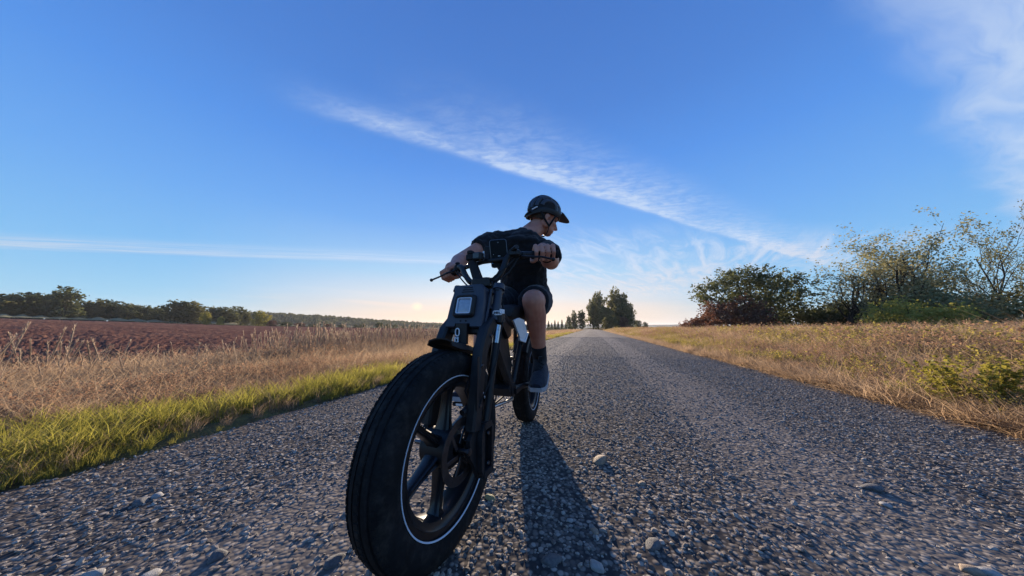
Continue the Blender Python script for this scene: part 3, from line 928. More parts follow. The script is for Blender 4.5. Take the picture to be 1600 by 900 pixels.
# the tree line along the far side of the field
G_LINE = "trees of the dark tree line beyond the field"
L_LINE = "leafy tree standing in the tree line beyond the ploughed field"
line = [(-70, 460, 60), (-38, 462, 60), (-8, 463, 58), (16, 459, 52), (40, 458, 50), (62, 460, 46), (84, 457, 46), (124, 473, 40), (146, 469, 46), (164, 467, 44), (184, 472, 44), (206, 475, 40), (226, 478, 38), (246, 479, 36), (334, 479, 40), (352, 481, 40), (372, 480, 40), (12, 470, 60), (58, 472, 60), (110, 476, 50), (138, 480, 50), (196, 482, 50), (240, 484, 50)]
kinds_ = ['round', 'broad', 'round', 'tall']
for i, (u, top, wpx) in enumerate(line):
    fy, _ = far_edge(u)
    far_at(u, top, float(fy) + 8 + (i * 7 % 13), kinds_[i % 4], M_LEAF_MID if i % 3 == 2 else M_LEAF_DARK, "deciduous_tree", L_LINE, "tree", wpx, G_LINE, seed=i % 3)
far_at(101, 450, 103, 'round', M_LEAF_DARK, "deciduous_tree", "tallest round tree rising above the far left end of the tree line", "tree", 48, seed=1)
far_at(276, 469, 128, 'round', M_LEAF_MID, "deciduous_tree", "broad green tree in front of the tree line, taller than the pale bush beside it", "tree", 46, seed=2)
far_at(300, 472, 131, 'tall', M_LEAF_MID, "deciduous_tree", "narrow grey green tree rising just behind the broad green one", "tree", 38, seed=1)
far_at(322, 488, 124, 'bush', M_LEAF_GOLD, "shrub", "yellow green bush at the foot of the tree line beside the broad green tree", "shrub", 22, seed=1)
far_at(344, 494, 126, 'bush', M_LEAF_GOLD, "shrub", "small bright yellow bush low at the field edge before the dark trees", "shrub", 16, seed=2)
far_at(384, 487, 142, 'bush', M_LEAF_MID, "shrub", "small olive bush left of the large pale round bush", "shrub", 24, seed=2)
far_at(406, 484, 146, 'bush', M_LEAF_GOLD, "shrub", "large pale round bush where the tree line meets the wooded hill", "shrub", 38, seed=0)
hedge = [(425, 500, 150, 26), (447, 503, 155, 28), (470, 504, 160, 26), (492, 506, 165, 24), (512, 506, 170, 22), (535, 507, 175, 22)]
for i, (u, top, y, w) in enumerate(hedge):
    far_at(u, top, y, 'bush', M_LEAF_DARK if i % 2 else M_LEAF_RUST, "shrub", "low dark green bush in the hedge at the foot of the wooded hill" if i % 2 else "low russet bush in the hedge at the foot of the wooded hill", "shrub", w, "low bushes along the foot of the hill", seed=i % 3)
rb = [(556, 507, 178, 15), (567, 506, 180, 15), (592, 503, 185, 20), (606, 506, 190, 16), (617, 507, 195, 12), (629, 509, 200, 12), (641, 509, 205, 14), (653, 508, 210, 16)]
for i, (u, top, y, w) in enumerate(rb):
    far_at(u, top, y, 'bush', M_LEAF_DARK, "shrub", "small dark round bush standing alone at the far right end of the field", "shrub", w, "round bushes at the far end of the field", seed=i % 3)
# wooded hill: reads as one mass
pts, rots, scls = [], [], []
hu = np.array([p[0] for p in HILL_PTS], float); hv = np.array([p[1] for p in HILL_PTS], float); hy = np.array([p[2] for p in HILL_PTS], float)
for i in range(1500):
    u = nr.uniform(255, 728); v = np.interp(u, hu, hv); y = np.interp(u, hu, hy)
    c = at_y(u, v, y); f = nr.random()
    yy = y - 85 * (1 - f); zf_ = np.interp(f, [0, .29, .65, 1], [0, .35, .75, 1.0]) * c.z
    pts.append((c.x / c.y * yy, yy, zf_ - 1.0)); h = nr.uniform(6.0, 9.5) * (1.0 if f < .9 else .8)
    rots.append((0, 0, nr.uniform(0, 6.28))); scls.append((h * 1.1, h * 1.1, h))
wp = []
for i in range(3):
    r = np.random.default_rng(500 + i)
    if i == 5:
        z = .1 + .88 * r.random(240) ** 1.2; q = (1.0 - z) * .26 * r.uniform(.5, 1.1, 240) + .02; a = r.uniform(0, 6.28, 240)
        P = np.stack([q * np.cos(a), q * np.sin(a), z], -1)
        V, F = leaf_quads(P, .10, r, .2)
    else:
        P = blob_crown([(0, 0, .45, .34, .32, .45), (.14 * (i - 1), .1, .62, .22, .2, .27), (-.1, .12 * (1 - i), .55, .25, .25, .3)], 240, 1, r); V, F = leaf_quads(P, .11, r, .2)
    wp.append(proto("wood_tree", V, F, [M_LEAF_DARK if i != 1 else M_LEAF_MID]))
scatter("hill_woods", pts, rots, scls, wp, "continuous dark woods covering the long low hill", "woods")

# far end of the road
L_END = "tall dark tree of the clump at the far end of the road"
endc = [(934, 455, 118, 38, 'broad'), (960, 451, 120, 44, 'broad'), (972, 457, 116, 44, 'broad'), (926, 468, 112, 30, 'broad'), (984, 475, 114, 30, 'broad'), (946, 478, 108, 50, 'broad'), (970, 474, 110, 50, 'broad')]
for i, (u, top, y, w, k) in enumerate(endc):
    far_at(u, top, y, k, M_LEAF_MID, "deciduous_tree", L_END, "tree", w, "tall trees at the end of the road", seed=i % 3)
for i, (u, top, y, w) in enumerate([(909, 485, 130, 18), (897, 486, 140, 14), (889, 493, 150, 16)]):
    far_at(u, top, y, 'round' if i < 2 else 'bush', M_LEAF_DARK, "deciduous_tree", ["leafy tree right beside the far end of the road, next to the tall clump", "slender leafy tree just left of the far end of the road", "low spreading tree left of the slender tree at the road's end"][i], "tree", w, seed=i)
far_at(952, 493, 92, 'bush', M_LEAF_MID, "shrub", "rounded yellow green bush in front of the tall clump at the road's end", "shrub", 36, seed=1)
far_at(975, 494, 96, 'bush', M_LEAF_RUST, "shrub", "brownish bush in front of the right side of the tall clump", "shrub", 26, seed=2)
far_at(893, 511, 110, 'bush', M_LEAF_MID, "shrub", "small bright green bush on the left edge of the road far away", "shrub", 16, seed=2)
for i, (u, top) in enumerate([(857, 502), (862, 505), (867, 501), (872, 503), (878, 500), (884, 504), (890, 502)]):
    far_at(u, top - 1, 210 + 6 * (i % 3), 'conifer', M_LEAF_DARK, "conifer_tree", "small pointed conifer in the row far left of the road's end", "tree", 7, "row of small conifers on the horizon", seed=i % 2)
for i, (u, top, w) in enumerate([(997, 500, 18), (1008, 503, 14)]):
    far_at(u, top, 260, 'broad', M_LEAF_DARK, "deciduous_tree", ["larger hazy tree on the horizon right of the tall clump", "smaller hazy tree on the horizon right of the tall clump"][i], "tree", w, seed=i)

# ---- near trees on the right, grown branch by branch
def grow(stems, h, spread, depth, nleaf, size, r, jit=.16, first=.25, thin=1.0, sag=0.0):
    mb = MB(); tips = []
    def br(p, d, ln, rad, k):
        pts = [p.copy()]; q = p.copy(); dd = d.copy()
        for i in range(4):
            dd = (dd + Vector(r.normal(0, .16, 3)) + Vector((0, 0, .05 - sag))).normalized()
            q = q + dd * ln / 4
            pts.append(q.copy())
        mb.tube(pts, [rad * (1 - .17 * i) for i in range(5)], 6 if k > 1 else 4, False)
        if k <= 1:
            for i in range(1, 5): tips.append((pts[i], ln * .25))
        if k == 0: return
        m = [0, 4, 4, 5, 6][k]
        for j in range(m):
            t = first + (1 - first) * (j + r.uniform(.2, .8)) / m if k >= depth else .3 + .7 * (j + r.uniform(.1, .9)) / m
            i = min(3, int(t * 4)); f = t * 4 - i
            s = pts[i].lerp(pts[i + 1], f)
            ax = Vector(r.normal(0, 1, 3)).cross(dd).normalized()
            nd = (dd * r.uniform(.45, .9) + ax * r.uniform(.5, 1.0) * spread).normalized()
            br(s, nd, ln * r.uniform(.42, .66), rad * (1 - .17 * t * 4) * .55, k - 1)
    for (p, d, f) in stems:
        br(Vector(p), Vector(d).normalized(), h * f, h * f * .018 * thin, depth)
    T = np.array([tuple(t[0]) for t in tips])
    i = r.integers(0, len(T), nleaf)
    P = T[i] + r.standard_normal((nleaf, 3)) * jit
    P = P[P[:, 2] > .03]
    V, F = leaf_quads(P, size, r, .1)
    return mb, V, F
def near_tree(name, label, loc, mbVF, lm, parts=("trunk", "crown"), cat="tree", fit=None):
    mb, V, F = mbVF
    e = empty(name, loc, 0, label, cat)
    tm = mb.mesh("trunk", False)
    if fit:      # stretch to the width and height measured from the photograph
        w, h = fit
        x0, x1 = np.percentile(V[:, 0], (1, 99)); z1 = np.percentile(V[:, 2], 99.3)
        S = Matrix.Diagonal((w / (x1 - x0), w / (x1 - x0), h / z1, 1)); cx = (x0 + x1) / 2
        Mx = S @ Matrix.Translation((-cx, 0, 0))
        tm.transform(Mx)
        V = V.copy(); V[:, 0] = (V[:, 0] - cx) * S[0][0]; V[:, 1] *= S[1][1]; V[:, 2] *= S[2][2]
    obj(parts[0], tm, M_BARK, e)
    obj(parts[1], mesh_np("crown", V, F), lm, e)
    return e
def spot(u, y):
    x = (u - 800) / FPX * y
    return (x, y, gz(x, y) - .03)
def wh(u0, u1, top, y):
    return ((u1 - u0) / FPX * y, at_y((u0 + u1) / 2, top, y).z - gz((u0 + u1 - 1600) / 2 / FPX * y, y))
def shrub_blobs(w, h, n, r, low=.15):
    b = []
    for i in range(n):
        a = r.uniform(0, 6.28); q = r.random() ** .6
        x, yy = .5 * w * q * math.cos(a) * .8, .5 * w * q * math.sin(a) * .6
        z = h * (low + (1 - low) * r.uniform(.15, .82) * (1 - .55 * q * q))
        s = r.uniform(.14, .24) * min(w, h * 1.3)
        b.append((x, yy, z, s * 1.15, s, s * .8))
    return b
def dense_shrub(name, label, u0, u1, top, y, lm, n, size, seed, cat="shrub", nb=26):
    r = np.random.default_rng(seed)
    w, h = wh(u0, u1, top, y)
    B = shrub_blobs(w, h, nb, r)
    P = tufted(blob_crown(B, n, 1, r, .45), r, n // 9, .22)
    P = P[P[:, 2] > .02]
    V, F = leaf_quads(P, size, r, .15)
    mb = MB()
    for b in B[::2]:
        mb.tube([(b[0] * .15, b[1] * .15, 0), (b[0] * .6, b[1] * .6, b[2] * .5), (b[0], b[1], b[2])], [.05, .03, .008], 5, False)
    e = near_tree(name, label, spot((u0 + u1) / 2, y), (mb, V, F), lm, ("stem", "foliage"), cat, (w, h))
    return e
r1 = np.random.default_rng(41)
# broad dark shrubby tree
w, h = wh(1097, 1262, 419, 27)
B = [(x * w / 2, yy * 2.5, z * h, a * w / 2, 2.0, b * h) for x, yy, z, a, b in
     [(-.02, 0, .66, .34, .27), (-.42, .2, .60, .30, .22), (.30, -.2, .62, .34, .25), (.62, .1, .62, .26, .20), (.12, .2, .84, .28, .15), (-.18, 0, .80, .24, .15), (.0, 0, .32, .5, .28), (.5, .2, .30, .36, .24), (-.72, 0, .58, .18, .13), (.86, 0, .50, .12, .10), (.7, 0, .25, .25, .2), (.66, .2, .78, .18, .10)]]
P = np.concatenate([tufted(blob_crown(B, 12000, 1, r1, .5), r1, 1000, .22), tufted(blob_crown([tuple(np.array(b) * [1, 1, 1, 1.22, 1.1, 1.25]) for b in B], 3000, 1, r1, .85), r1, 260, .20)])
V, F = leaf_quads(P, .125, r1, .15)
mb = MB()
for b in B: mb.tube([(b[0] * .1, 0, 0), (b[0] * .5, b[1] * .5, b[2] * .55), (b[0], b[1], b[2]), (b[0] * 1.15, b[1], b[2] + b[5] * .7)], [.10, .07, .03, .006], 6, False)
near_tree("shrubby_tree", "broad dense dark green tree with an uneven crown, nearest the road on the right", spot(1180, 27), (mb, V, F), M_LEAF_DARK, fit=(w, h))
dense_shrub("bramble", "russet bramble bush under the left side of the broad dark tree", 1098, 1205, 466, 25.5, M_LEAF_RUST, 7000, .11, 51)
dense_shrub("bramble", "low dark red brown bramble trailing towards the road's end", 1062, 1130, 492, 27.5, M_LEAF_RUST, 2600, .10, 52)
dense_shrub("shrub", "dark shrub filling the gap between the broad dark tree and the sparse bush", 1215, 1330, 474, 28, M_LEAF_DARK, 6000, .13, 53)
dense_shrub("shrub", "dark green shrub in shade under the sparse grey bush", 1300, 1400, 468, 24, M_LEAF_DARK, 6000, .12, 54)
dense_shrub("shrub", "olive and brown thicket below the tall airy tree", 1375, 1520, 446, 20, M_LEAF_PALE, 9000, .10, 57)
dense_shrub("shrub", "yellow leafed shrub in front of the foot of the tall airy tree", 1362, 1475, 468, 17.5, M_LEAF_GOLD, 4200, .085, 55)
dense_shrub("shrub", "dark brown green thicket at the right edge below the slender tree", 1490, 1680, 450, 20, M_LEAF_MID, 9000, .11, 56)
# sparse grey bush
s_ = [((r1.uniform(-.4, .4), r1.uniform(-.3, .3), 0), (r1.uniform(-.75, .75), r1.uniform(-.3, .3), 1), r1.uniform(.5, .75)) for _ in range(8)]
near_tree("shrub", "sparse grey leafed bush with bare twigs, left of the tall airy tree", spot(1345, 23), grow(s_, 5.4, .8, 3, 3200, .080, r1, .14, .25, 1.4), M_LEAF_PALE, ("stem", "foliage"), "shrub", wh(1288, 1402, 402, 23))
# tall airy tree and the slender one at the right edge
s_ = [((r1.uniform(-.5, .5), r1.uniform(-.4, .4), 0), (x, r1.uniform(-.25, .25), 1), f) for x, f in ((-.6, .58), (-.32, .66), (-.08, .70), (.15, .72), (.38, .66), (.66, .55), (0.0, .5))]
near_tree("airy_tree", "tall airy tree with small scattered leaves and sky showing through", spot(1434, 21), grow(s_, 8.0, .75, 3, 10500, .088, r1, .14, .25, 1.3), M_LEAF_PALE, fit=wh(1348, 1520, 354, 21))
s_ = [((r1.uniform(-.5, .5), r1.uniform(-.4, .4), 0), (x, r1.uniform(-.2, .2), 1), f) for x, f in ((-.34, .66), (-.12, .74), (.06, .76), (.3, .68), (.5, .6))]
near_tree("airy_tree", "slender open tree with bare stems at the right edge of the view", spot(1566, 20.5), grow(s_, 8.4, .7, 3, 5600, .095, r1, .14, .25, 1.3), M_LEAF_MID, fit=wh(1492, 1650, 345, 20.5))
# ------------------------------------------------------------------ the electric bicycle
FC = Vector((-0.2114, 0.889, 0.0))
BYAW, SYAW = 0.2735, 0.406
F_ = Vector((-math.sin(BYAW), -math.cos(BYAW), 0)); L_ = Vector((math.cos(BYAW), -math.sin(BYAW), 0))
RC = FC - 1.2 * F_
ROADZ = 0.012
def b2w(x, y, z):
    return RC + F_ * x + L_ * y + Vector((0, 0, z))

M_BLACK = simple("satin_black_paint", (0.013, 0.0135, 0.016), 0.48, 0, 0.2, 40, 0.35, 0.05, 0.001, dust=.05)
M_GLOSS = simple("gloss_black_paint", (0.010, 0.010, 0.012), 0.34, 0, 0.2, 30, 0.35, 0.03, 0.001, coat=.15, dust=.03)
M_RUBBER = simple("tyre_rubber", (0.013, 0.013, 0.014), 0.85, 0, 0.35, 60, 0.15, 0.35, 0.002, dust=.15)
M_GRIP = simple("grip_rubber", (0.018, 0.018, 0.020), 0.8, 0, 0.2, 90, 0.3, 0.4, 0.002)
M_REFL = simple("reflective_band", (0.62, 0.70, 0.80), 0.35, 0, 0.06, 40, 0.5, 0.02, 0.001)
M_STEEL = simple("brushed_steel", (0.55, 0.56, 0.58), 0.32, 1.0, 0.15, 80, 0.5, 0.1, 0.001)
M_DARKSTEEL = simple("dark_steel", (0.12, 0.12, 0.13), 0.38, 1.0, 0.2, 60, 0.5, 0.1, 0.001)
M_PLASTIC = simple("dark_blue_plastic", (0.030, 0.036, 0.055), 0.48, 0, 0.15, 50, 0.5, 0.06, 0.001, dust=.10)
M_WHITE = simple("white_print", (0.75, 0.78, 0.82), 0.5, 0, 0.04, 40, 0.4, 0.0, 0.001)
M_LENS = simple("headlight_lens", (0.30, 0.36, 0.44), 0.12, 0, 0.15, 90, 0.8, 0.3, 0.002, coat=.6)
M_SILVER = simple("silver_panel", (0.70, 0.72, 0.73), 0.35, 0.0, 0.1, 30, 0.5, 0.03, 0.001)
M_VINYL = simple("seat_vinyl", (0.020, 0.020, 0.022), 0.6, 0, 0.2, 70, 0.4, 0.3, 0.003)
M_GLASS = simple("phone_glass", (0.004, 0.004, 0.006), 0.35, 0, 0.1, 20, 0.12, 0.0, 0.001)
M_SCREEN = simple("display_glass", (0.05, 0.055, 0.06), 0.15, 0, 0.2, 30, 0.6, 0.0, 0.001)

bike = empty("electric_bicycle", RC + Vector((0, 0, ROADZ)), math.atan2(F_.y, F_.x), "black fat tyre electric bicycle ridden towards the camera", "bicycle")
STEER = Matrix.Translation((1.2, 0, 0)) @ Matrix.Rotation(-(SYAW - BYAW), 4, 'Z')
def part(mb, name, mat, parent=None, M=None, label=None, sharp=40):
    me = mb.mesh(name)
    try: me.set_sharp_from_angle(angle=R(sharp))
    except Exception: pass
    if M is not None: me.transform(M)
    o = obj(name, me, mat, bike if parent is None else parent)
    if label: o['label'] = label
    return o
def rbar(p0, p1, w0, w1, th0, th1, side=(0, 1, 0), n=3, mb=None):
    """bar of rounded rectangular section between two points; w across, th along side"""
    p0, p1 = Vector(p0), Vector(p1); d = (p1 - p0).normalized(); s = Vector(side); s = (s - d * s.dot(d)).normalized(); q = d.cross(s)
    mb = mb or MB(); rings = []
    for i in range(n + 1):
        t = i / n; c = p0.lerp(p1, t); w = (w0 + (w1 - w0) * t) / 2; h = (th0 + (th1 - th0) * t) / 2; b = min(w, h) * .45
        rings.append([c + q * a + s * e for a, e in ((-w + b, -h), (w - b, -h), (w, -h + b), (w, h - b), (w - b, h), (-w + b, h), (-w, h - b), (-w, -h + b))])
    return mb.loft(rings, True, True, False)

# ---- wheel: built about its own axle, axle along y
TR, RR = .285, .206
def make_wheel(center, M, disc=True, label=None, motor=False):
    W_ = M @ Matrix.Translation(center)
    rim = MB().lathe([(-.041, .2075), (-.041, .190), (-.036, .187), (-.031, .173), (-.010, .168), (.010, .168), (.031, .173), (.036, .187), (.041, .190), (.041, .2075), (.034, .2075), (.030, .192), (-.030, .192), (-.034, .2075)], 72)
    rimo = part(rim, "wheel", M_GLOSS, bike, W_, label, 50)
    prof = []
    outer = [(.038, .2045), (.0455, .2065), (.0505, .219), (.0535, .236), (.0525, .252), (.0490, .264), (.0430, .2735), (.0330, .2795), (.0335, .2770), (.0280, .2780), (.0275, .2815), (.0140, .2845), (.0138, .2818), (.0085, .2822), (.0083, .2850)]
    prof = [(-o, r) for o, r in outer] + [(o, r) for o, r in outer[::-1]] + [(.030, .2045), (.030, .199), (-.030, .199), (-.030, .2045)]
    ty = MB().lathe(prof, 112)
    nk = 96
    for i in range(nk):     # tread blocks on the crown and the shoulders
        for o, r0, w, s in ((.0215, .2785, .010, .5), (-.0215, .2785, .010, 0), (0, .2826, .013, .25), (.0385, .2738, .009, .75), (-.0385, .2738, .009, .25)):
            a = 2 * math.pi * (i + s) / nk
            tilt = 0 if abs(o) < .03 else math.copysign(.75, o)
            K = Matrix.Rotation(-a, 4, 'Y') @ Matrix.Translation((r0, o, 0)) @ Matrix.Rotation(tilt, 4, 'Z')
            ty.box((.0012, 0, 0), (.0050, w, .0125), K)
    part(ty, "tyre", M_RUBBER, rimo, W_, None, 30)
    for sgn in (1, -1):
        b = MB().lathe([(sgn * .0464, .2060), (sgn * .0480, .2063), (sgn * .0489, .2095), (sgn * .0474, .2097)], 96)
        part(b, "reflective_band", M_REFL, rimo, W_)
    hub = MB().lathe([(-.052, .018), (-.052, .040), (-.040, .052), (.040, .052), (.052, .040), (.052, .018)], 32) if not motor else MB().lathe([(-.06, .02), (-.06, .085), (-.045, .100), (.045, .100), (.06, .085), (.06, .02)], 40)
    part(hub, "hub", M_BLACK, rimo, W_)
    for k in range(6):
        a = R(97 + 60 * k)
        d = Vector((math.cos(a), 0, math.sin(a))); e = Vector((-math.sin(a), 0, math.cos(a)))
        sp = MB()
        rings = []
        for rad, w, th in ((.040, .018, .056), (.075, .0115, .042), (.12, .0098, .034), (.158, .0115, .034), (.176, .026, .048)):
            c = d * rad; g = .30
            rings.append([c + e * x * w + Vector((0, y * th / 2, 0)) for x, y in ((-1, -.7), (-.6, -1), (.6, -1), (1, -.7), (1, .7), (.6, 1), (g, .82), (-g, .82), (-.6, 1), (-1, .7))])
        sp.loft(rings, True, True, False)
        part(sp, "spoke", M_GLOSS, rimo, W_)
    if disc:
        db = MB().lathe([(.066, .066), (.066, .090), (.0682, .090), (.0682, .066)], 48)
        for k in range(6):
            a = R(20 + 60 * k); b_ = a + .5
            rbar((.020 * math.cos(a), .067, .020 * math.sin(a)), (.068 * math.cos(b_), .067, .068 * math.sin(b_)), .012, .010, .0022, .0022, (0, 1, 0), 1, db)
        for k in range(24):
            a = R(15 * k); rr_ = .078 + .005 * (k % 2)
            db.lathe([(.0655, .0005), (.0655, .0026), (.0688, .0026), (.0688, .0005)], 6, M=Matrix.Translation((rr_ * math.cos(a), 0, rr_ * math.sin(a))))
        part(db, "brake_disc", M_DARKSTEEL, rimo, W_)
    return rimo
AX = Vector((0, 0, TR))
wf = make_wheel(AX, STEER, True, "nearer cast wheel with fat tyre and white sidewall ring")
wr = make_wheel(AX, Matrix.Identity(4), False, "farther cast wheel under the rider", True)
ax = MB().lathe([(-.100, .001), (-.100, .007), (.100, .007), (.100, .001)], 12)
ax.lathe([(.092, .001), (.092, .011), (.099, .011), (.099, .001)], 6)
part(ax, "axle", M_DARKSTEEL, bike, STEER @ Matrix.Translation(AX))

def smooth_path(P, n=6):
    P = [Vector(p) for p in P]; out_ = []
    for i in range(len(P) - 1):
        p0, p1, p2, p3 = P[max(i - 1, 0)], P[i], P[i + 1], P[min(i + 2, len(P) - 1)]
        for j in range(n):
            t = j / n
            out_.append(0.5 * ((2 * p1) + (-p0 + p2) * t + (2 * p0 - 5 * p1 + 4 * p2 - p3) * t * t + (-p0 + 3 * p1 - 3 * p2 + p3) * t ** 3))
    out_.append(P[-1]); return out_
# ---- fork
for s in (1, -1):
    leg = MB()
    y = .082 * s
    pts = [(-.155, .660), (-.115, .625), (-.078, .560), (-.052, .42), (-.040, .33)]
    wd = [.050, .056, .050, .042, .050]
    rings = []
    for i, (x, z) in enumerate(pts):
        d = Vector((pts[min(i + 1, 4)][0] - pts[max(i - 1, 0)][0], 0, pts[min(i + 1, 4)][1] - pts[max(i - 1, 0)][1])).normalized()
        q = Vector((-d.z, 0, d.x)); w = wd[i] / 2; h = .019; b = .007
        rings.append([Vector((x, y, z)) + q * a + Vector((0, e, 0)) for a, e in ((-w + b, -h), (w - b, -h), (w, -h + b), (w, h - b), (w - b, h), (-w + b, h), (-w, h - b), (-w, -h + b))])
    leg.loft(rings, True, True, False)
    leg.box((-.034, y + .0195 * s, .47), (.012, .003, .16), Matrix.Rotation(0, 4, 'Y'))
    part(leg, "fork_leg", M_BLACK, bike, STEER)
    rod = MB().tube([(-.092, .098 * s, .33), (-.172, .098 * s, .628)], .0125, 14)
    rodo = part(rod, "damper_rod", M_BLACK, bike, STEER)
    part(MB().tube([(-.1725, .098 * s, .630), (-.1775, .098 * s, .648)], .0125, 14).tube([(-.160, .098 * s, .585), (-.1722, .098 * s, .629)], .0132, 14), "damper_sleeve", M_STEEL, rodo, STEER)
    cyl = MB().tube([(-.168, .090 * s, .665), (-.182, .090 * s, .722), (-.1825, .090 * s, .7225), (-.199, .090 * s, .786)], [.019, .019, .016, .016], 16)
    cyl.tube([(-.198, .090 * s, .782), (-.2045, .090 * s, .802)], [.023, .021], 16)
    part(cyl, "fork_tube", M_PLASTIC, bike, STEER)
    dp = MB()
    dp.prism([(-.125, .185), (-.066, .185), (-.034, .235), (-.012, .262), (-.010, .31), (-.040, .345), (-.105, .345), (-.125, .32)], 'y', s * .078, s * .092, STEER)
    dp.prism([(-.125, .185), (-.066, .185), (-.066, .205), (-.110, .205), (-.110, .325), (-.066, .325), (-.066, .345), (-.105, .345), (-.125, .32)], 'y', s * .0925, s * .112, STEER)
    dp.prism([(-.068, .19), (-.050, .215), (-.050, .32), (-.068, .345)], 'y', s * .0928, s * .110, STEER)
    part(dp, "dropout", M_BLACK, bike)
cr = MB()
cr.box((-.150, 0, .628), (.080, .170, .026), STEER, .010)
cr.box((-.205, 0, .775), (.050, .205, .020), STEER, .007)
part(cr, "fork_crown", M_BLACK)
bl = MB().box((-.178, .104, .676), (.040, .030, .042), STEER, .006)
blo = part(bl, "clamp", M_BLACK)
part(MB().box((-.165, .1203, .6975), (.038, .003, .016), STEER, .001), "badge", M_WHITE, blo)
bg_ = part(MB().loft([[Vector((x, .106 + y, .6925 + z)) for y, z in [(.019 * math.copysign(abs(math.cos(q)) ** .4, math.cos(q)), .0085 * math.copysign(abs(math.sin(q)) ** .7, math.sin(q))) for q in [2 * math.pi * i / 20 + .05 for i in range(20)]]] for x in (-.158, -.1545)], True, True, False, STEER), "badge", M_WHITE, blo)
lt = MB()
for k, (w_, h_) in enumerate(((.003, .008), (.002, .006), (.004, .008), (.002, .008), (.003, .006), (.004, .008))):
    lt.box((-.154, .0945 + k * .0048, .6925), (.0016, w_, h_), STEER)
part(lt, "badge_print", M_GRIP, blo)
cal = MB().box((-.062, .062, .372), (.052, .034, .046), STEER @ Matrix.Translation((0, 0, 0)), .010)
cal.tube([(-.04, .062, .395), (-.01, .062, .385)], .010, 8, M=STEER)
part(cal, "brake_caliper", M_DARKSTEEL)
part(MB().tube([(-.062, .062, .39), (-.05, .045, .44), (-.075, .06, .52), (-.13, .1, .62), (-.18, .09, .72), (-.22, .05, .82)], .0032, 6, M=STEER), "brake_hose", M_GRIP)
for x, z in ((-.115, .612), (-.060, .52), (-.050, .40), (-.085, .225), (-.085, .312)):
    for sg in (1, -1):
        bo_ = MB().lathe([(sg * .0, .0005), (sg * .0, .0062), (sg * .004, .0055), (sg * .004, .0005)], 8, M=STEER @ Matrix.Translation((x, sg * (.101 if z > .35 else .112), z)))
        part(bo_, "bolt", M_DARKSTEEL)
part(MB().tube(smooth_path([(-.02, .060, .33), (-.055, .105, .42), (-.105, .125, .52), (-.15, .122, .62), (-.20, .11, .70), (-.24, .07, .80)], 5), .0030, 6, M=STEER), "cable", M_GRIP)
part(MB().tube(smooth_path([(-.01, -.060, .31), (-.05, -.105, .42), (-.12, -.11, .56), (-.19, -.09, .68), (-.24, -.05, .80)], 5), .0030, 6, M=STEER), "cable", M_GRIP)
# mudguard
mg = MB()
R0 = .303
rings = []
for i in range(19):
    a = R(85 + (123 - 85) * i / 18)
    lift = .014 * max(0, 1 - i / 6.0) ** 2
    e = Vector((math.cos(a), 0, math.sin(a)))
    hw = .050 + .004 * math.sin(math.pi * i / 18)
    row = [(-hw, -.016), (-hw * .86, .000), (-hw * .45, .006), (0, .008), (hw * .45, .006), (hw * .86, .0), (hw, -.016), (hw * .93, -.0175), (hw * .8, -.004), (hw * .42, .002), (0, .004), (-hw * .42, .002), (-hw * .8, -.004), (-hw * .93, -.0175)]
    rings.append([e * (R0 + lift + r) + Vector((0, o, TR)) for o, r in row])
mg.loft(rings, True, True, True)
part(mg, "mudguard", M_BLACK, bike, STEER)
part(MB().box((-.092, 0, .618), (.012, .045, .070), STEER), "mudguard_bracket", M_BLACK)
em = MB()
for i in range(20):
    a, b = 2 * math.pi * (i + .5) / 20, 2 * math.pi * (i + 1.5) / 20
    f = lambda t: Vector((-.0820, math.cos(t) * .0080 - .012, .638 + math.sin(t) * .010 + math.copysign(.003, math.sin(t))))
    em.tube([f(a) - Vector((0, 0, .014)), f(b) - Vector((0, 0, .014))], .0022, 5, False, STEER)
em.box((-.0790, -.0185, .599), (.003, .004, .018), STEER).box((-.0790, -.0065, .599), (.003, .004, .018), STEER).box((-.0790, -.0125, .590), (.003, .010, .004), STEER).box((-.0792, -.0125, .604), (.003, .006, .004), STEER)
part(em, "emblem", M_WHITE)

# ---- headlight housing
TILT = Matrix.Translation((-.094, 0, .640)) @ Matrix.Rotation(R(-14), 4, 'Y')
HM = STEER @ TILT                # local: x out of the face, z up the face
hb = MB()
out = [(-.078, 0), (-.036, 0), (-.036, .011), (.030, .011), (.030, 0), (.076, 0), (.071, .10), (.064, .145), (.050, .165), (-.050, .165), (-.064, .145), (-.071, .10)]
def shr(k, dz=0): return [(y * k, .083 + (z - .083) * k) for y, z in out]
hb.loft([[Vector((x, y, z)) for y, z in shr(k)] for x, k in ((-.085, .96), (-.080, 1.0), (-.012, 1.0), (-.003, .975), (0, .94))], True, True, False, HM)
hbo = part(hb, "headlight_housing", M_PLASTIC, bike, None, None, 25)
def rsq(h, b, n=4):
    pts = []
    for cx, cz, a0 in ((h - b, h - b, 0), (-h + b, h - b, 90), (-h + b, -h + b, 180), (h - b, -h + b, 270)):
        for i in range(n + 1):
            a = R(a0 + 90 * i / n); pts.append((cx + b * math.cos(a), cz + b * math.sin(a)))
    return pts
LZ = .078
def rings_of(spec):
    return [[Vector((x, y * 1.02 - .002, z + LZ)) for y, z in rsq(h, b)] for x, h, b in spec]
bz = MB().loft(rings_of([(-.004, .044, .014), (.012, .041, .013), (.016, .037, .011), (.014, .032, .008), (.004, .030, .007)]), True, False, True, HM)
part(bz, "bezel", M_BLACK, hbo)
part(MB().loft(rings_of([(.003, .0302, .007), (.0125, .0302, .007), (.0135, .0285, .006), (.0125, .0262, .005), (.003, .0262, .005)]), True, False, False, HM), "light_ring", M_REFL, hbo)
part(MB().loft(rings_of([(.002, .0262, .005), (.0075, .0258, .005), (.0095, .020, .004), (.0100, .008, .003)]), True, True, True, HM), "lens", M_LENS, hbo)
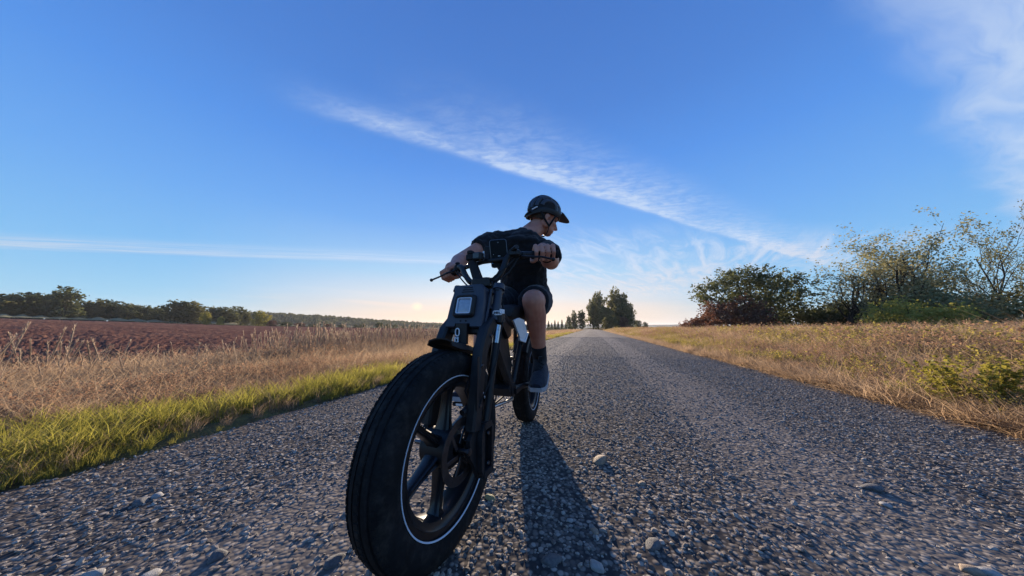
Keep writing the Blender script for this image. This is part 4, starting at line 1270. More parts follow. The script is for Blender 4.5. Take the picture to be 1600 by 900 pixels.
for i in range(3):
    part(MB().box((.0005, -.002 , .134 + i * .0085), (.0022, .050 - i * .006, .0026), HM), "vent_slot", M_GRIP, hbo)
for y in (-.012, .010):
    part(MB().lathe([(0, .0003), (0, .003), (.0022, .003), (.0022, .0003)], 8, 'x', HM @ Matrix.Translation((0, y, .024))), "screw", M_GRIP, hbo)
# side plates that carry the housing
for s in (1, -1):
    sp = MB()
    yo = .079 * s
    for x0, z0, x1, z1, w in ((-.02, .02, -.032, .15, .010), (-.062, .02, -.070, .15, .010), (-.02, .025, -.062, .025, .014), (-.032, .148, -.070, .148, .014), (-.024, .085, -.066, .085, .012)):
        rbar((x0, yo, z0), (x1, yo, z1), w, w, .006, .006, (0, 1, 0), 1, sp)
    part(sp, "side_plate", M_PLASTIC, hbo, HM)

# ---- handlebar, leaning slightly to the rider's right
BARM = STEER
def bp(x, y, z): return Vector((x, y - .025 * min(1, max(0, (z - .82) / .1)), z + .030 * max(-1, min(1, y / .27)) * min(1, max(0, (z - .82) / .1))))
half = [(-.235, 0, .826), (-.235, .040, .826), (-.240, .062, .832), (-.262, .090, .872), (-.280, .108, .912), (-.292, .128, .925), (-.325, .165, .929), (-.380, .225, .928), (-.408, .285, .926)]
full = [(x, -y, z) for x, y, z in half[::-1]] + half[1:]
hbr = MB().tube(smooth_path([bp(*p) for p in full], 4), .0125, 12, M=BARM)
hbar = part(hbr, "handlebar", M_BLACK)
part(MB().tube([bp(-.284, -.115, .912), bp(-.275, 0, .918), bp(-.284, .115, .912)], .0095, 10, M=BARM), "crossbar", M_BLACK, hbar)
part(MB().box((-.235, 0, .818), (.055, .085, .040), BARM, .008).tube([(-.232, 0, .76), (-.235, 0, .83)], .020, 14, M=BARM), "stem", M_BLACK)
G1 = {}
for s in (1, -1):
    p0, p1 = bp(-.355, .192 * s, .9285), bp(-.410, .290 * s, .926)
    gr = MB(); d = p1 - p0
    rad = [.0165 + .0012 * (i % 2) for i in range(17)]
    gr.tube([p0 + d * i / 16 for i in range(17)], rad, 12, M=BARM)
    gr.tube([p1 - d * .02, p1 + d * .05], [.0195, .0185], 12, M=BARM)
    part(gr, "grip", M_GRIP, hbar)
    G1[s] = (bike.location, p0, p1)
    lv = MB()
    lv.box(tuple(bp(-.325, .165 * s, .925)), (.030, .026, .026), BARM, .006)
    lv.tube([bp(-.305, .168 * s, .915), bp(-.285, .195 * s, .905), bp(-.305, .25 * s, .900), bp(-.335, (.325 if s < 0 else .285) * 1 * s, .893)], [.0075, .0070, .0060, .0065], 8, M=BARM, flat=(1.0, .7))
    lv.ball(tuple(bp(-.336, (.327 if s < 0 else .287) * s, .893)), .0085, 8, 6, BARM)
    part(lv, "brake_lever", M_BLACK, hbar)
    sw = MB().box(tuple(bp(-.305, .145 * s, .925)), (.036, .028, .032), BARM, .008).box(tuple(bp(-.300, .145 * s, .946)), (.018, .018, .012), BARM, .004)
    part(sw, "switch_pod", M_GRIP, hbar)
# display, camera post and phone holder
ds = MB().box((-.245, -.030, .935), (.030, .044, .034), BARM, .006)
dso = part(ds, "display", M_BLACK)
part(MB().box((-.2290, -.032, .936), (.002, .028, .020), BARM), "screen", M_SCREEN, dso)
po = MB().tube([bp(-.235, -.018, .83), bp(-.25, -.034, .90), bp(-.245, -.034, .925)], [.022, .020, .017], 12, M=BARM)
po.box((-.243, -.066, .934), (.028, .036, .028), BARM, .006).box((-.243, -.065, .955), (.030, .024, .016), BARM, .004)
po.tube([(-.243, -.058, .936), (-.243, -.036, .934)], .010, 8, M=BARM)
part(po, "camera_mount", M_GRIP)
mt = MB().tube([bp(-.275, .02, .918), bp(-.285, .02, .945)], .014, 10, M=BARM).box((-.292, -.003, .965), (.014, .050, .050), BARM, .005)
part(mt, "phone_holder", M_GRIP)
part(MB().box((-.262, -.014, .948), (.004, .006, .026), BARM), "marker_light", M_WHITE, hbar)
part(MB().box((-.290, .115, .945), (.034, .055, .030), BARM, .010).tube([(-.29, .10, .955), (-.26, .14, .962)], .010, 8, M=BARM), "throttle_pod", M_BLACK, hbar)
cb = MB()
for k, (y0, e, sag) in enumerate(((.15, .02, .030), (.16, .03, .050), (-.15, -.02, .035), (-.16, -.03, .055))):
    cb.tube(smooth_path([bp(-.30, y0, .918), bp(-.26, y0 * .7, .905 - sag), bp(-.22, y0 * .35, .86 - sag), bp(-.25, e, .79)], 5), .0030, 6, False, BARM)
part(cb, "cables", M_GRIP)

# ---- frame
fr = MB()
fr.tube([(.930, 0, .665), (.905, 0, .735), (.878, 0, .812)], .030, 18)                     # head tube
for s in (1, -1):
    y = .038 * s
    rbar((.905, y * .6, .690), (.585, y, .345), .052, .050, .036, .034, mb=fr)             # down tube
    fr.tube(smooth_path([(.90, y * .7, .765), (.74, y, .700), (.58, y * 1.2, .655), (.30, y * 1.6, .640), (.02, y * 1.9, .665), (-.20, y * 1.9, .700)], 4), .0165, 10)
    fr.tube([(.375, y * 1.3, .640), (.420, y * 1.3, .54), (.560, y * 1.1, .345)], .0155, 10)       # centre strut
    fr.tube([(.545, y, .320), (.30, y * 1.9, .300), (0, .088 * s, TR)], .0150, 10)
    fr.tube([(.10, y * 1.7, .655), (.03, .085 * s, .42), (0, .088 * s, TR)], .0145, 10)
    fr.prism([(-.04, TR - .03), (.045, TR - .025), (.05, TR + .02), (0, TR + .05), (-.045, TR + .03)], 'y', s * .084, s * .092)
fr.tube([(.575, -.055, .325), (.575, .055, .325)], .036, 18)
fr.box((.50, 0, .470), (.05, .05, .020), Matrix.Identity(4), .004)
frame_o = part(fr, "frame", M_BLACK)
part(MB().prism([(.89, .735), (.74, .715), (.60, .672), (.615, .60), (.66, .585), (.76, .655), (.87, .70)], 'y', -.050, .050), "tank", M_GLOSS, bike, None, None, 20)
part(MB().prism([(.66, .585), (.605, .600), (.560, .500), (.520, .440), (.575, .365), (.60, .365), (.80, .60), (.86, .675), (.78, .66)], 'y', -.030, .030), "battery", M_BLACK)
part(MB().prism([(.52, .345), (.56, .300), (.62, .300), (.645, .34), (.60, .375), (.545, .375)], 'y', -.048, .048), "motor_cover", M_BLACK)
# side panel below the seat, silver with a bright edge
PT = Matrix.Translation((.60, .093, 0)) @ Matrix.Rotation(R(-20), 4, 'Z') @ Matrix.Translation((-.60, -.093, 0))
so = part(MB().prism([(.660, .676), (.610, .690), (.565, .680), (.535, .610), (.560, .572), (.600, .584)], 'y', .088, .098, PT), "side_panel", M_SILVER, bike, None, "silver chevron side panel")
part(MB().prism([(.528, .608), (.557, .562), (.606, .574), (.612, .586), (.561, .573), (.537, .612)], 'y', .0885, .1015, PT), "panel_trim", M_WHITE, so)
part(MB().prism([(.585, .567), (.560, .560), (.565, .548), (.582, .552)], 'y', .089, .097, PT), "panel_clip", M_GRIP, so)
# seat
se = MB()
rings = []
for x, w, zt, zb in ((.60, .050, .742, .700), (.57, .066, .760, .690), (.45, .078, .772, .682), (.28, .100, .776, .680), (.08, .122, .782, .690), (-.12, .122, .792, .700), (-.24, .105, .800, .712), (-.275, .085, .790, .730)):
    zm = (zt + zb) / 2
    rings.append([Vector((x, w * c, zm + (zt - zb) / 2 * s_)) for c, s_ in ((-1, -.5), (-.92, -1), (0, -1), (.92, -1), (1, -.5), (1, .35), (.86, .82), (.45, 1), (0, 1.05), (-.45, 1), (-.86, .82), (-1, .35))])
se.loft(rings, True, True, True)
part(se, "seat", M_VINYL, bike, None, None, 60)
# rear mudguard, lamp, crank, chain, pedals, kickstand
mg2 = MB(); rings = []
for i in range(25):
    a = R(40 + 130 * i / 24); e = Vector((math.cos(a), 0, math.sin(a)))
    rings.append([e * (R0 + r + .012) + Vector((0, o, TR)) for o, r in [(-.052, -.016), (-.045, 0), (0, .008), (.045, 0), (.052, -.016), (.048, -.0175), (.042, -.004), (0, .004), (-.042, -.004), (-.048, -.0175)]])
mg2.loft(rings, True, True, True)
part(mg2, "mudguard", M_BLACK)
BB = Vector((.575, 0, .315))
PR, PL = Vector((.690, -.165, .275)), Vector((.462, .165, .330))
for P_, s in ((PL, 1), (PR, -1)):
    c0 = Vector((BB.x, .062 * s, BB.z)); c1 = Vector((P_.x, .085 * s, P_.z))
    part(rbar(c0, c1, .030, .022, .014, .012), "crank_arm", M_BLACK)
    pd = MB()
    for dx in (-.040, .040): pd.box((P_.x + dx, P_.y, P_.z), (.012, .092, .018), None, .004)
    for dy in (-.040, 0, .040): pd.box((P_.x, P_.y + dy, P_.z), (.070, .010, .014), None, .003)
    pd.tube([(P_.x, c1.y, P_.z), (P_.x, P_.y + .04 * s, P_.z)], .007, 8)
    po_ = part(pd, "pedal", M_GRIP)
    for dx in (-.0465, .0465): part(MB().box((P_.x + dx, P_.y, P_.z), (.003, .05, .010)), "pedal_reflector", M_WHITE, po_)
ch = MB().lathe([(-.064, .070), (-.064, .082), (-.060, .082), (-.060, .070)], 40, M=Matrix.Translation(BB))
for k in range(5): rbar(BB + Vector((0, -.062, 0)), BB + Vector((.074 * math.cos(R(72 * k)), -.062, .074 * math.sin(R(72 * k)))), .012, .010, .004, .004, (0, 1, 0), 1, ch)
part(ch, "chainring", M_DARKSTEEL)
for z0, z1 in ((BB.z + .078, TR + .038), (BB.z - .078, TR - .038)):
    rbar((BB.x, -.062, z0), (0, -.062, z1), .010, .010, .007, .007, (0, 1, 0), 40, mb=(chn := MB()))
    part(chn, "chain", M_GRIP)

BL = (Matrix.Translation(bike.location) @ Matrix.Rotation(math.atan2(F_.y, F_.x), 4, 'Z')).inverted()
k0, k1 = BL @ at_z(800, 624, .285), BL @ at_z(768, 637, .275)
part(MB().tube([(.50, .02, .31), k0, k0.lerp(k1, .5), k1], [.010, .0085, .008, .008], 10), "kickstand", M_STEEL)
tl = MB().box((-.30, 0, .700), (.030, .110, .034), None, .006)
part(tl, "tail_lamp", simple("red_lens", (0.35, 0.02, 0.02), 0.25, 0, .1, 30))
# ------------------------------------------------------------------ the rider
M_SKIN = None
def mat_skin():
    m, t, out = new_mat("skin")
    p = t.node('ShaderNodeTexCoord').outputs['Object']
    n = t.noise(p, 14.0, 4.0, 0.6); n2 = t.noise(p, 160.0, 3.0, 0.6)
    c = t.mix(t.sstep(n, .3, .7), (0.42, 0.165, 0.110), (0.53, 0.25, 0.175))
    b = bsdf(t, out, c, 0.5, 0, 0.4, n2, 0.12, 0.002)
    b.inputs['Subsurface Weight'].default_value = 0.0
    return m
M_SKIN = mat_skin()
def mat_cloth(name, c, rough=.9, sc=26):
    m, t, out = new_mat(name)
    p = t.node('ShaderNodeTexCoord').outputs['Object']
    n = t.noise(p, sc, 4.0, 0.6); w = t.noise(p, 420.0, 2.0, 0.5)
    col = t.mix(t.sstep(n, .3, .7), [x * .8 for x in c], [x * 1.25 for x in c])
    b = bsdf(t, out, col, rough, 0, 0.2, t.m('ADD', n, t.m('MULTIPLY', w, .2)), 0.35, 0.012)
    b.inputs['Sheen Weight'].default_value = 0.15
    return m
M_TEE = mat_cloth("black_jersey", (0.013, 0.013, 0.016))
M_SHORTS = mat_cloth("dark_shorts", (0.018, 0.020, 0.026))
M_SOCK = mat_cloth("black_sock", (0.014, 0.014, 0.016))
M_SHOE = mat_cloth("dark_blue_mesh", (0.013, 0.018, 0.032), .85, 60)
M_SOLE = simple("pale_sole", (0.34, 0.36, 0.39), 0.7, 0, 0.1, 40)
M_SHELL = simple("helmet_shell", (0.034, 0.040, 0.056), 0.38, 0, 0.15, 40, 0.5, 0.03, 0.001)
M_FOAM = simple("helmet_foam", (0.010, 0.010, 0.011), 0.9, 0, 0.2, 80)
M_HAIR = mat_cloth("short_hair", (0.055, 0.038, 0.028), .8, 200)
M_STRAP = mat_cloth("black_webbing", (0.010, 0.010, 0.011))

HIP = b2w(.045, 0, .86)
rider = empty("person", (HIP.x, HIP.y, 0.0), 0, "rider in black t shirt, dark shorts and black helmet looking back over one shoulder", "person")
RO = Matrix.Translation((-HIP.x, -HIP.y, 0))

def bake(name, mb, mat, parent, voxel, smooth, noise=None, parts_mat=None):
    """unite overlapping closed shapes into one continuous surface"""
    me = mb.mesh(name, False)
    me.transform(RO)
    o = bpy.data.objects.new(name, me); COL.objects.link(o)
    md = o.modifiers.new("r", 'REMESH'); md.mode = 'VOXEL'; md.voxel_size = voxel; md.use_smooth_shade = True
    if noise:
        tx = bpy.data.textures.new(name, 'CLOUDS'); tx.noise_scale = noise[1]; tx.noise_depth = 2
        d = o.modifiers.new("d", 'DISPLACE'); d.texture = tx; d.strength = noise[0]; d.texture_coords = 'LOCAL'; d.mid_level = 0.32
    sm = o.modifiers.new("s", 'SMOOTH'); sm.factor = .5; sm.iterations = smooth
    dg = bpy.context.evaluated_depsgraph_get()
    me2 = bpy.data.meshes.new_from_object(o.evaluated_get(dg))
    me2.name = name
    bpy.data.objects.remove(o)
    me2.materials.clear()
    return obj(name, me2, mat, parent)
def limb(mb, pts, rad, n=16):
    """tapered limb with round ends"""
    pts = [Vector(p) for p in pts]
    mb.tube(pts, rad, n)
    for p, r in zip(pts, rad): mb.ball(p, r * .995, 14, 10)
def rings_loft(mb, spec, n=24):
    rings = []
    for c, ax, hw, hd in spec:
        c = Vector(c); ax = Vector(ax).normalized(); up = Vector((0, 0, 1)); fw = ax.cross(up).normalized()
        rings.append([c + ax * hw * math.copysign(abs(math.cos(t)) ** .85, math.cos(t)) + fw * hd * math.copysign(abs(math.sin(t)) ** .85, math.sin(t)) for t in [2 * math.pi * i / n for i in range(n)]])
    mb.loft(rings, True, True, True)

BARW = Matrix.Translation(bike.location) @ Matrix.Rotation(math.atan2(F_.y, F_.x), 4, 'Z') @ BARM
def grip_center(s, t=.5):
    p = G1[s][1].lerp(G1[s][2], t); return BARW @ p
def grip_axis(s):
    return (BARW.to_3x3() @ (G1[s][2] - G1[s][1])).normalized()
SHR, SHL = Vector((-.112, 1.765, 1.218)), Vector((.228, 1.755, 1.150))
HNDR, HNDL = grip_center(-1, .50), grip_center(1, .50)
ELR = at_y(721, 406, 1.62); ELL = Vector((.212, 1.455, 1.005))
HIPL, HIPR = HIP + L_ * .088 + Vector((0, 0, -.02)), HIP - L_ * .088 + Vector((0, 0, -.02))
KNL = at_y(833, 470, 1.50); ANL = Vector((.168, 1.690, .462)); 
KNR = b2w(.47, -.155, .80); ANR = b2w(.52, -.170, .375)
TOEL, HEELL = b2w(.560, .168, .345), b2w(.300, .160, .385)
NECK = Vector((.098, 1.800, 1.262)); HEADC = at_y(850, 341, 1.87)

body = MB()
rings_loft(body, [((HIP.x, HIP.y, .80), L_, .150, .115), ((HIP.x, HIP.y, .88), L_, .155, .115), ((.085, 1.935, 1.0), (1, -.2, 0), .140, .105), ((.060, 1.84, 1.12), (1, -.1, 0), .150, .112), ((.058, 1.785, 1.21), (1, -.05, -.10), .140, .092), ((.085, 1.785, 1.26), (1, 0, -.05), .09, .070)])
limb(body, [(NECK - Vector((.03, 0, .05))), NECK, HEADC + Vector((-.035, 0, -.055))], [.080, .070, .062])
limb(body, [Vector((.08, 1.80, 1.235)), SHR + Vector((.02, 0, .0))], [.068, .062])
limb(body, [Vector((.10, 1.79, 1.225)), SHL + Vector((-.02, 0, .0))], [.066, .062])
def forearm_end(el, hand):
    d = (hand - el).normalized(); return hand - d * .072 + Vector((0, 0, .012))
WRR, WRL = forearm_end(ELR, HNDR), forearm_end(ELL, HNDL)
for sh, el, wr_ in ((SHR, ELR, WRR), (SHL, ELL, WRL)):
    limb(body, [sh, sh.lerp(el, .45), el], [.060, .055, .044])
    limb(body, [el, el.lerp(wr_, .3), wr_.lerp(el, .25), wr_], [.044, .048, .036, .029])
# hands closed round the grips: palm, four fingers of different length, thumb
def hand(c, g, wr_, inward):
    u = (c - wr_); u = (u - g * u.dot(g)).normalized(); v = g.cross(u)
    if v.z < 0: v = -v
    def at(a, rad, o): return c + g * o + u * rad * math.cos(R(a)) + v * rad * math.sin(R(a))
    limb(body, [wr_, c - u * .028 + v * .020], [.029, .030])
    for o, L2, r0 in ((.0385, .86, .0088), (.0130, 1.0, .0096), (-.0130, .96, .0094), (-.0375, .78, .0082)):
        o = o * inward
        k = at(78, .036, o); 
        limb(body, [c - u * .034 + v * .016 + g * o * .8, k], [.0150, .0108])
        limb(body, [k, at(20, .030 * (.9 + .1 * L2), o), at(-52, .0275, o * .97), at(-52 - 62 * L2, .0265, o * .94)], [.0108, r0, r0 * .95, r0 * .82], 10)
    b0 = c - u * .030 + v * .004 + g * .030 * inward
    limb(body, [b0, at(-150, .031, .046 * inward), at(-108, .030, .050 * inward), at(-72, .029, .046 * inward)], [.0150, .0122, .0108, .0092], 10)
hand(HNDR, grip_axis(-1), WRR, -1)
hand(HNDL, grip_axis(1), WRL, -1)
for hp, kn, an in ((HIPL, KNL, ANL), (HIPR, KNR, ANR)):
    limb(body, [hp, hp.lerp(kn, .5), kn], [.090, .080, .062])
    back = (an - kn).normalized().cross(L_).normalized()
    if back.dot(F_) > 0: back = -back
    limb(body, [kn, kn.lerp(an, .28) + back * .020, kn.lerp(an, .6) + back * .010, an], [.061, .060, .046, .037])
    body.ball(kn - back * .012 + Vector((0, 0, .004)), (.052, .052, .055), 14, 10)
for an, toe in ((ANL, TOEL), (ANR, b2w(.735, -.185, .315))):
    limb(body, [an, an.lerp(toe, .4) - Vector((0, 0, .02)), an.lerp(toe, .7) - Vector((0, 0, .004))], [.034, .030, .022])
# head
FWD = Vector((.93, .34, -.36)).normalized(); LFT = Vector((0, 0, 1)).cross(FWD).normalized(); UPV = FWD.cross(LFT).normalized()
UPV = (UPV + LFT * .0).normalized()
HM4 = Matrix((FWD, LFT, UPV)).transposed().to_4x4(); HM4.translation = HEADC
def hball(c, r): body.ball(c, r, 18, 12, HM4)
hball((-.012, 0, .030), (.098, .077, .092)); hball((.030, 0, -.040), (.064, .060, .072)); hball((.060, 0, -.092), (.030, .032, .024))
hball((.045, 0, -.070), (.048, .052, .042)); hball((.074, 0, .020), (.022, .052, .018))
for s in (1, -1):
    hball((.058, .036 * s, -.030), (.030, .024, .022)); hball((-.008, .073 * s, -.026), (.015, .009, .026)); hball((-.006, .079 * s, -.016), (.017, .006, .017)); hball((.005, .060 * s, -.062), (.035, .014, .030))
body.tube([HM4 @ Vector(p) for p in ((.088, 0, .010), (.104, 0, -.018), (.115, 0, -.036), (.100, 0, -.044))], [.008, .010, .0125, .010], 10)
hball((.092, .010, -.040), (.012, .009, .008)); hball((.092, -.010, -.040), (.012, .009, .008))
hball((.088, 0, -.066), (.011, .022, .006)); hball((.087, 0, -.077), (.011, .019, .007))
bo = bake("body", body, M_SKIN, rider, .0038, 3)
for s in (1, -1):
    e = MB().ball((.0735, .031 * s, -.003), .0095, 10, 8, RO @ HM4)
    part(e, "eye", M_SOCK, rider)
# hair below the helmet
hr_ = MB().ball((-.022, 0, .008), (.094, .0785, .080), 24, 16, HM4)
hme = hr_.mesh("hair")
bm = bmesh.new(); bm.from_mesh(hme); inv = HM4.inverted()
bmesh.ops.delete(bm, geom=[v for v in bm.verts if (inv @ v.co).x > .012 or (inv @ v.co).z < -.052], context='VERTS'); bm.to_mesh(hme); bm.free(); hme.transform(RO)
obj("hair", hme, M_HAIR, rider)

# clothing
tee = MB()
rings_loft(tee, [((HIP.x - .005, HIP.y - .01, .825), L_, .172, .138), ((HIP.x - .005, HIP.y - .01, .90), L_, .170, .136), ((.082, 1.930, 1.0), (1, -.2, 0), .156, .124), ((.060, 1.838, 1.12), (1, -.1, 0), .168, .130), ((.058, 1.785, 1.21), (1, -.05, -.10), .156, .110), ((.080, 1.788, 1.264), (1, 0, -.05), .100, .078), ((.092, 1.795, 1.279), (1, 0, -.12), .076, .070)])
limb(tee, [Vector((.08, 1.80, 1.234)), SHR + Vector((.02, 0, -.005))], [.080, .066])
limb(tee, [Vector((.10, 1.79, 1.220)), SHL + Vector((-.02, 0, -.005))], [.078, .066])
for sh, el, k in ((SHR, ELR, .50), (SHL, ELL, .46)):
    tee.tube([sh.lerp(el, -.15), sh.lerp(el, .1), sh.lerp(el, .3), sh.lerp(el, k)], [.056, .070, .070, .071], 20)
tee_o = bake("t_shirt", tee, M_TEE, rider, .0055, 2, (.030, .055))
sh_ = MB()
rings_loft(sh_, [((HIP.x, HIP.y, .775), L_, .165, .130), ((HIP.x, HIP.y, .84), L_, .178, .140), ((HIP.x, HIP.y - .01, .905), L_, .165, .130)])
for hp, kn in ((HIPL, KNL), (HIPR, KNR)):
    limb(sh_, [hp, hp.lerp(kn, .4)], [.105, .104])
    sh_.tube([hp, hp.lerp(kn, .4), hp.lerp(kn, .70), hp.lerp(kn, .84)], [.100, .100, .090, .086], 22)
bake("shorts", sh_, M_SHORTS, rider, .006, 2, (.022, .06))
for an, kn, s in ((ANL, KNL, 1), (ANR, KNR, -1)):
    toe, heel = (TOEL, HEELL) if s == 1 else (b2w(.735, -.185, .318), b2w(.470, -.168, .330))
    sk = MB(); limb(sk, [an + (kn - an) * .20, an + (kn - an) * .08, an], [.044, .043, .043]); limb(sk, [an, an.lerp(TOEL if s == 1 else b2w(.735, -.185, .318), .45) - Vector((0, 0, .010))], [.043, .036]); sk.tube([an + (kn - an) * .25, an + (kn - an) * .12], [.0455, .044], 18)
    sko = bake("sock", sk, M_SOCK, rider, .005, 2)
    ld = (toe - heel).normalized(); sd = L_.copy(); up = sd.cross(ld).normalized()
    if up.z < 0: up = -up
    def fp(x, y, z): return heel + ld * x + sd * y + up * z
    ln = (toe - heel).length
    sho = MB()
    secs = [(0.0, .030, .075, -.012), (.03, .036, .085, -.014), (.09, .040, .088, -.015), (.15, .044, .066, -.015), (.20, .047, .046, -.014), (.24, .042, .034, -.012), (.27, .026, .022, -.008)]
    rings = []
    for x, w, h, b_ in secs:
        x = x / .27 * (ln + .03) - .02
        rings.append([fp(x, w * c, b_ + .012 + (h) * z) for c, z in ((-1, 0), (-1, .3), (-.9, .6), (-.55, .9), (0, 1), (.55, .9), (.9, .6), (1, .3), (1, 0), (0, -.02))])
    sho.loft(rings, True, True, True)
    so_ = part(sho, "shoe", M_SHOE, rider, RO, None, 60)
    sl_ = MB(); rings = []
    for x, w, h, b_ in secs:
        x = x / .27 * (ln + .036) - .022; w = w + .004
        rings.append([fp(x, w * c, b_ - .006 + z) for c, z in ((-.96, 0), (-1.02, .010), (-.96, .021), (.96, .021), (1.02, .010), (.96, 0))])
    sl_.loft(rings, True, True, False)
    part(sl_, "sole", M_SOLE, so_, RO)
    lc = MB()
    for i in range(4):
        x = .095 + .024 * i; z = .082 - .013 * i
        lc.tube([fp(x, -.022, z - .004), fp(x + .004, 0, z + .006), fp(x + .008, .022, z - .004)], .0030, 6)
    lc.box(tuple(fp(.080, 0, .104)), (.020, .026, .024))
    part(lc, "laces", M_WHITE if s == -1 else M_SOCK, so_, RO)
# watch on the near wrist
wd_ = (HNDL - ELL).normalized(); wc = WRL.lerp(ELL, .16)
wx, wy = frame_of(wd_)
wt_ = MB()
WMX = Matrix((wd_, wx, wy)).transposed().to_4x4(); WMX.translation = wc
wt_.lathe([(-.010, .0325), (-.010, .0362), (.010, .0362), (.010, .0325)], 28, 'x', RO @ WMX)
wto = part(wt_, "watch", M_GRIP, rider)
inner = (Vector((1, -.3, .5)) - wd_ * Vector((1, -.3, .5)).dot(wd_)).normalized()
fx = wc + inner * .038
FM = Matrix((wd_, wd_.cross(inner), inner)).transposed().to_4x4(); FM.translation = fx
part(MB().box((0, 0, 0), (.036, .034, .009), RO @ FM, .003), "watch_case", M_SILVER, wto)
# helmet
HC = Vector((-.012, 0, .036)); HR = Vector((.128, .098, .121))
def rim_z(x):
    return .006 + .24 * x + (.9 * (x + .06) if x < -.06 else 0) * .30
def clamp_ball(k, drop=0.0):
    b = MB().ball(HC, (HR.x * k, HR.y * k, HR.z * k), 36, 24)
    for p in b.v:
        p.z = max(p.z, rim_z(p.x) - drop)
    return b
ib = clamp_ball(.94)
hel = part(ib, "helmet", M_FOAM, rider, RO @ HM4, "black helmet with peak and vents", 60)
def surf(a, b, k=1.0):
    """a along front to back in degrees (0 front rim), b across from -1 to 1"""
    y = math.sin(b * 1.15) / math.sin(1.15) * .93; q = math.sqrt(max(0, 1 - y * y))
    return HC + Vector((HR.x * k * q * math.cos(R(a)), HR.y * k * y, HR.z * k * q * math.sin(R(a))))
for bk, a0, a1, w in ((-.90, 10, 178, .10), (-.62, 8, 188, .105), (-.33, 6, 194, .10), (0, 4, 196, .115), (.33, 6, 194, .10), (.62, 8, 188, .105), (.90, 10, 178, .10)):
    rb_ = MB(); rings = []
    n = 22
    for i in range(n + 1):
        a = a0 + (a1 - a0) * i / n; t = i / n
        tp = min(1, 4 * t + .2, 4 * (1 - t) + .05); step = .012 * math.sin(t * 15 + bk * 4) * tp
        rings.append([surf(a, bk - w, .93), surf(a, bk - w * .85, .965 + .04 * tp + step), surf(a, bk - w * .35, .975 + .062 * tp + step), surf(a, bk + w * .35, .975 + .062 * tp + step), surf(a, bk + w * .85, .965 + .04 * tp + step), surf(a, bk + w, .93)])
    rb_.loft(rings, True, True, True)
    part(rb_, "shell_rib", M_SHELL, hel, RO @ HM4, None, 45)
bd = MB(); rings = []
for i in range(49):
    t = 2 * math.pi * i / 48
    x, y = HC.x + HR.x * math.cos(t), HR.y * math.sin(t)
    z0 = rim_z(x)
    kg = math.sqrt(max(.3, 1 - ((z0 + .016 - HC.z) / .200) ** 2))
    def q(k, dz): k = k * kg; return Vector((HC.x + HR.x * k * math.cos(t), HR.y * k * math.sin(t), z0 + dz))
    rings.append([q(.86, -.002), q(.93, -.006), q(.970, .004), q(1.0, .020), q(.995, .028), q(.93, .030)])
bd.loft(rings, True, False, True)


part(bd, "shell_band", M_BLACK, hel, RO @ HM4, None, 45)
for a in (48, 95, 138):
    cl = MB(); rings = []
    for j in range(17):
        b_ = -.85 + 1.7 * j / 16
        rings.append([surf(a - 5, b_, .93), surf(a - 4, b_, 1.03), surf(a + 4, b_, 1.03), surf(a + 5, b_, .93)])
    cl.loft(rings, True, True, True)
    part(cl, "shell_bridge", M_SHELL, hel, RO @ HM4, None, 45)
vs = MB(); rings = []
for j in range(13):
    t = -1 + 2 * j / 12; y = .050 * t
    xi = HC.x + HR.x * math.sqrt(max(0, 1 - (y / HR.y) ** 2)) * .96; xo = .112 + .082 * (1 - .72 * t * t)
    z0 = rim_z(.1) + .062 - .010 * t * t; z1 = z0 - .028 + .010 * t * t
    rings.append([Vector((xi, y, z0)), Vector(((xi + xo) / 2, y, (z0 + z1) / 2 + .006)), Vector((xo, y, z1)), Vector((xo, y, z1 - .003)), Vector(((xi + xo) / 2, y, (z0 + z1) / 2 + .001)), Vector((xi, y, z0 - .008))])
vs.loft(rings, True, True, True)
part(vs, "visor", M_SHELL, hel, RO @ HM4, None, 35)
for s in (1, -1):
    st_ = MB()
    for P_ in (((.050, .086, .012), (.036, .082, -.040), (.030, .072, -.078)), ((-.062, .082, -.012), (-.020, .081, -.050), (.030, .072, -.078)), ((.030, .072, -.078), (.040, .050, -.112), (.046, 0, -.124))):
        st_.tube(smooth_path([(x, y * s, z) for x, y, z in P_], 5), .0075, 6, True, RO @ HM4, (.45, 1.0))
    part(st_, "chin_strap", M_STRAP, hel)
part(MB().tube([(-.118, -.050, -.030), (-.128, -.010, -.040), (-.118, .050, -.030)], .012, 8, True, RO @ HM4, (1, .5)), "retention_dial", M_STRAP, hel)
part(MB().tube([(-.098, -.085, .004), (-.120, -.058, -.018)], .0045, 6, True, RO @ HM4), "reflective_mark", M_WHITE, hel)

# ------------------------------------------------------------------ phone in the holder on the handlebar
ph = empty("phone", BARW @ Vector((-.262, .005, .93)), 0, "black mobile phone held upright in the handlebar holder", "phone")
PHI = Matrix.Translation(-ph.location)
PC = at_y(779.5, 396, (BARW @ Vector((-.275, .0, .99))).y)
nrm = (Vector((0, 0, CAM_H + .25)) - PC).normalized(); upv = Vector((-.10, 0, 1)); upv = (upv - nrm * upv.dot(nrm)).normalized(); rt = upv.cross(nrm)
PM = Matrix((rt, upv, nrm)).transposed().to_4x4(); PM.translation = PC
def rrect(w, h, b, z, n=4):
    pts = []
    for cx, cy, a0 in ((w - b, h - b, 0), (-w + b, h - b, 90), (-w + b, -h + b, 180), (w - b, -h + b, 270)):
        for i in range(n + 1):
            a = R(a0 + 90 * i / n); pts.append(Vector((cx + b * math.cos(a), cy + b * math.sin(a), z)))
    return pts
part(MB().loft([rrect(.0355, .0515 * 1.15, .010, -.0045), rrect(.037, .0530 * 1.15, .011, -.002), rrect(.037, .0530 * 1.15, .011, .003), rrect(.0350, .0510 * 1.15, .009, .0042)], True, True, False, PHI @ PM), "phone_case", M_DARKSTEEL, ph)
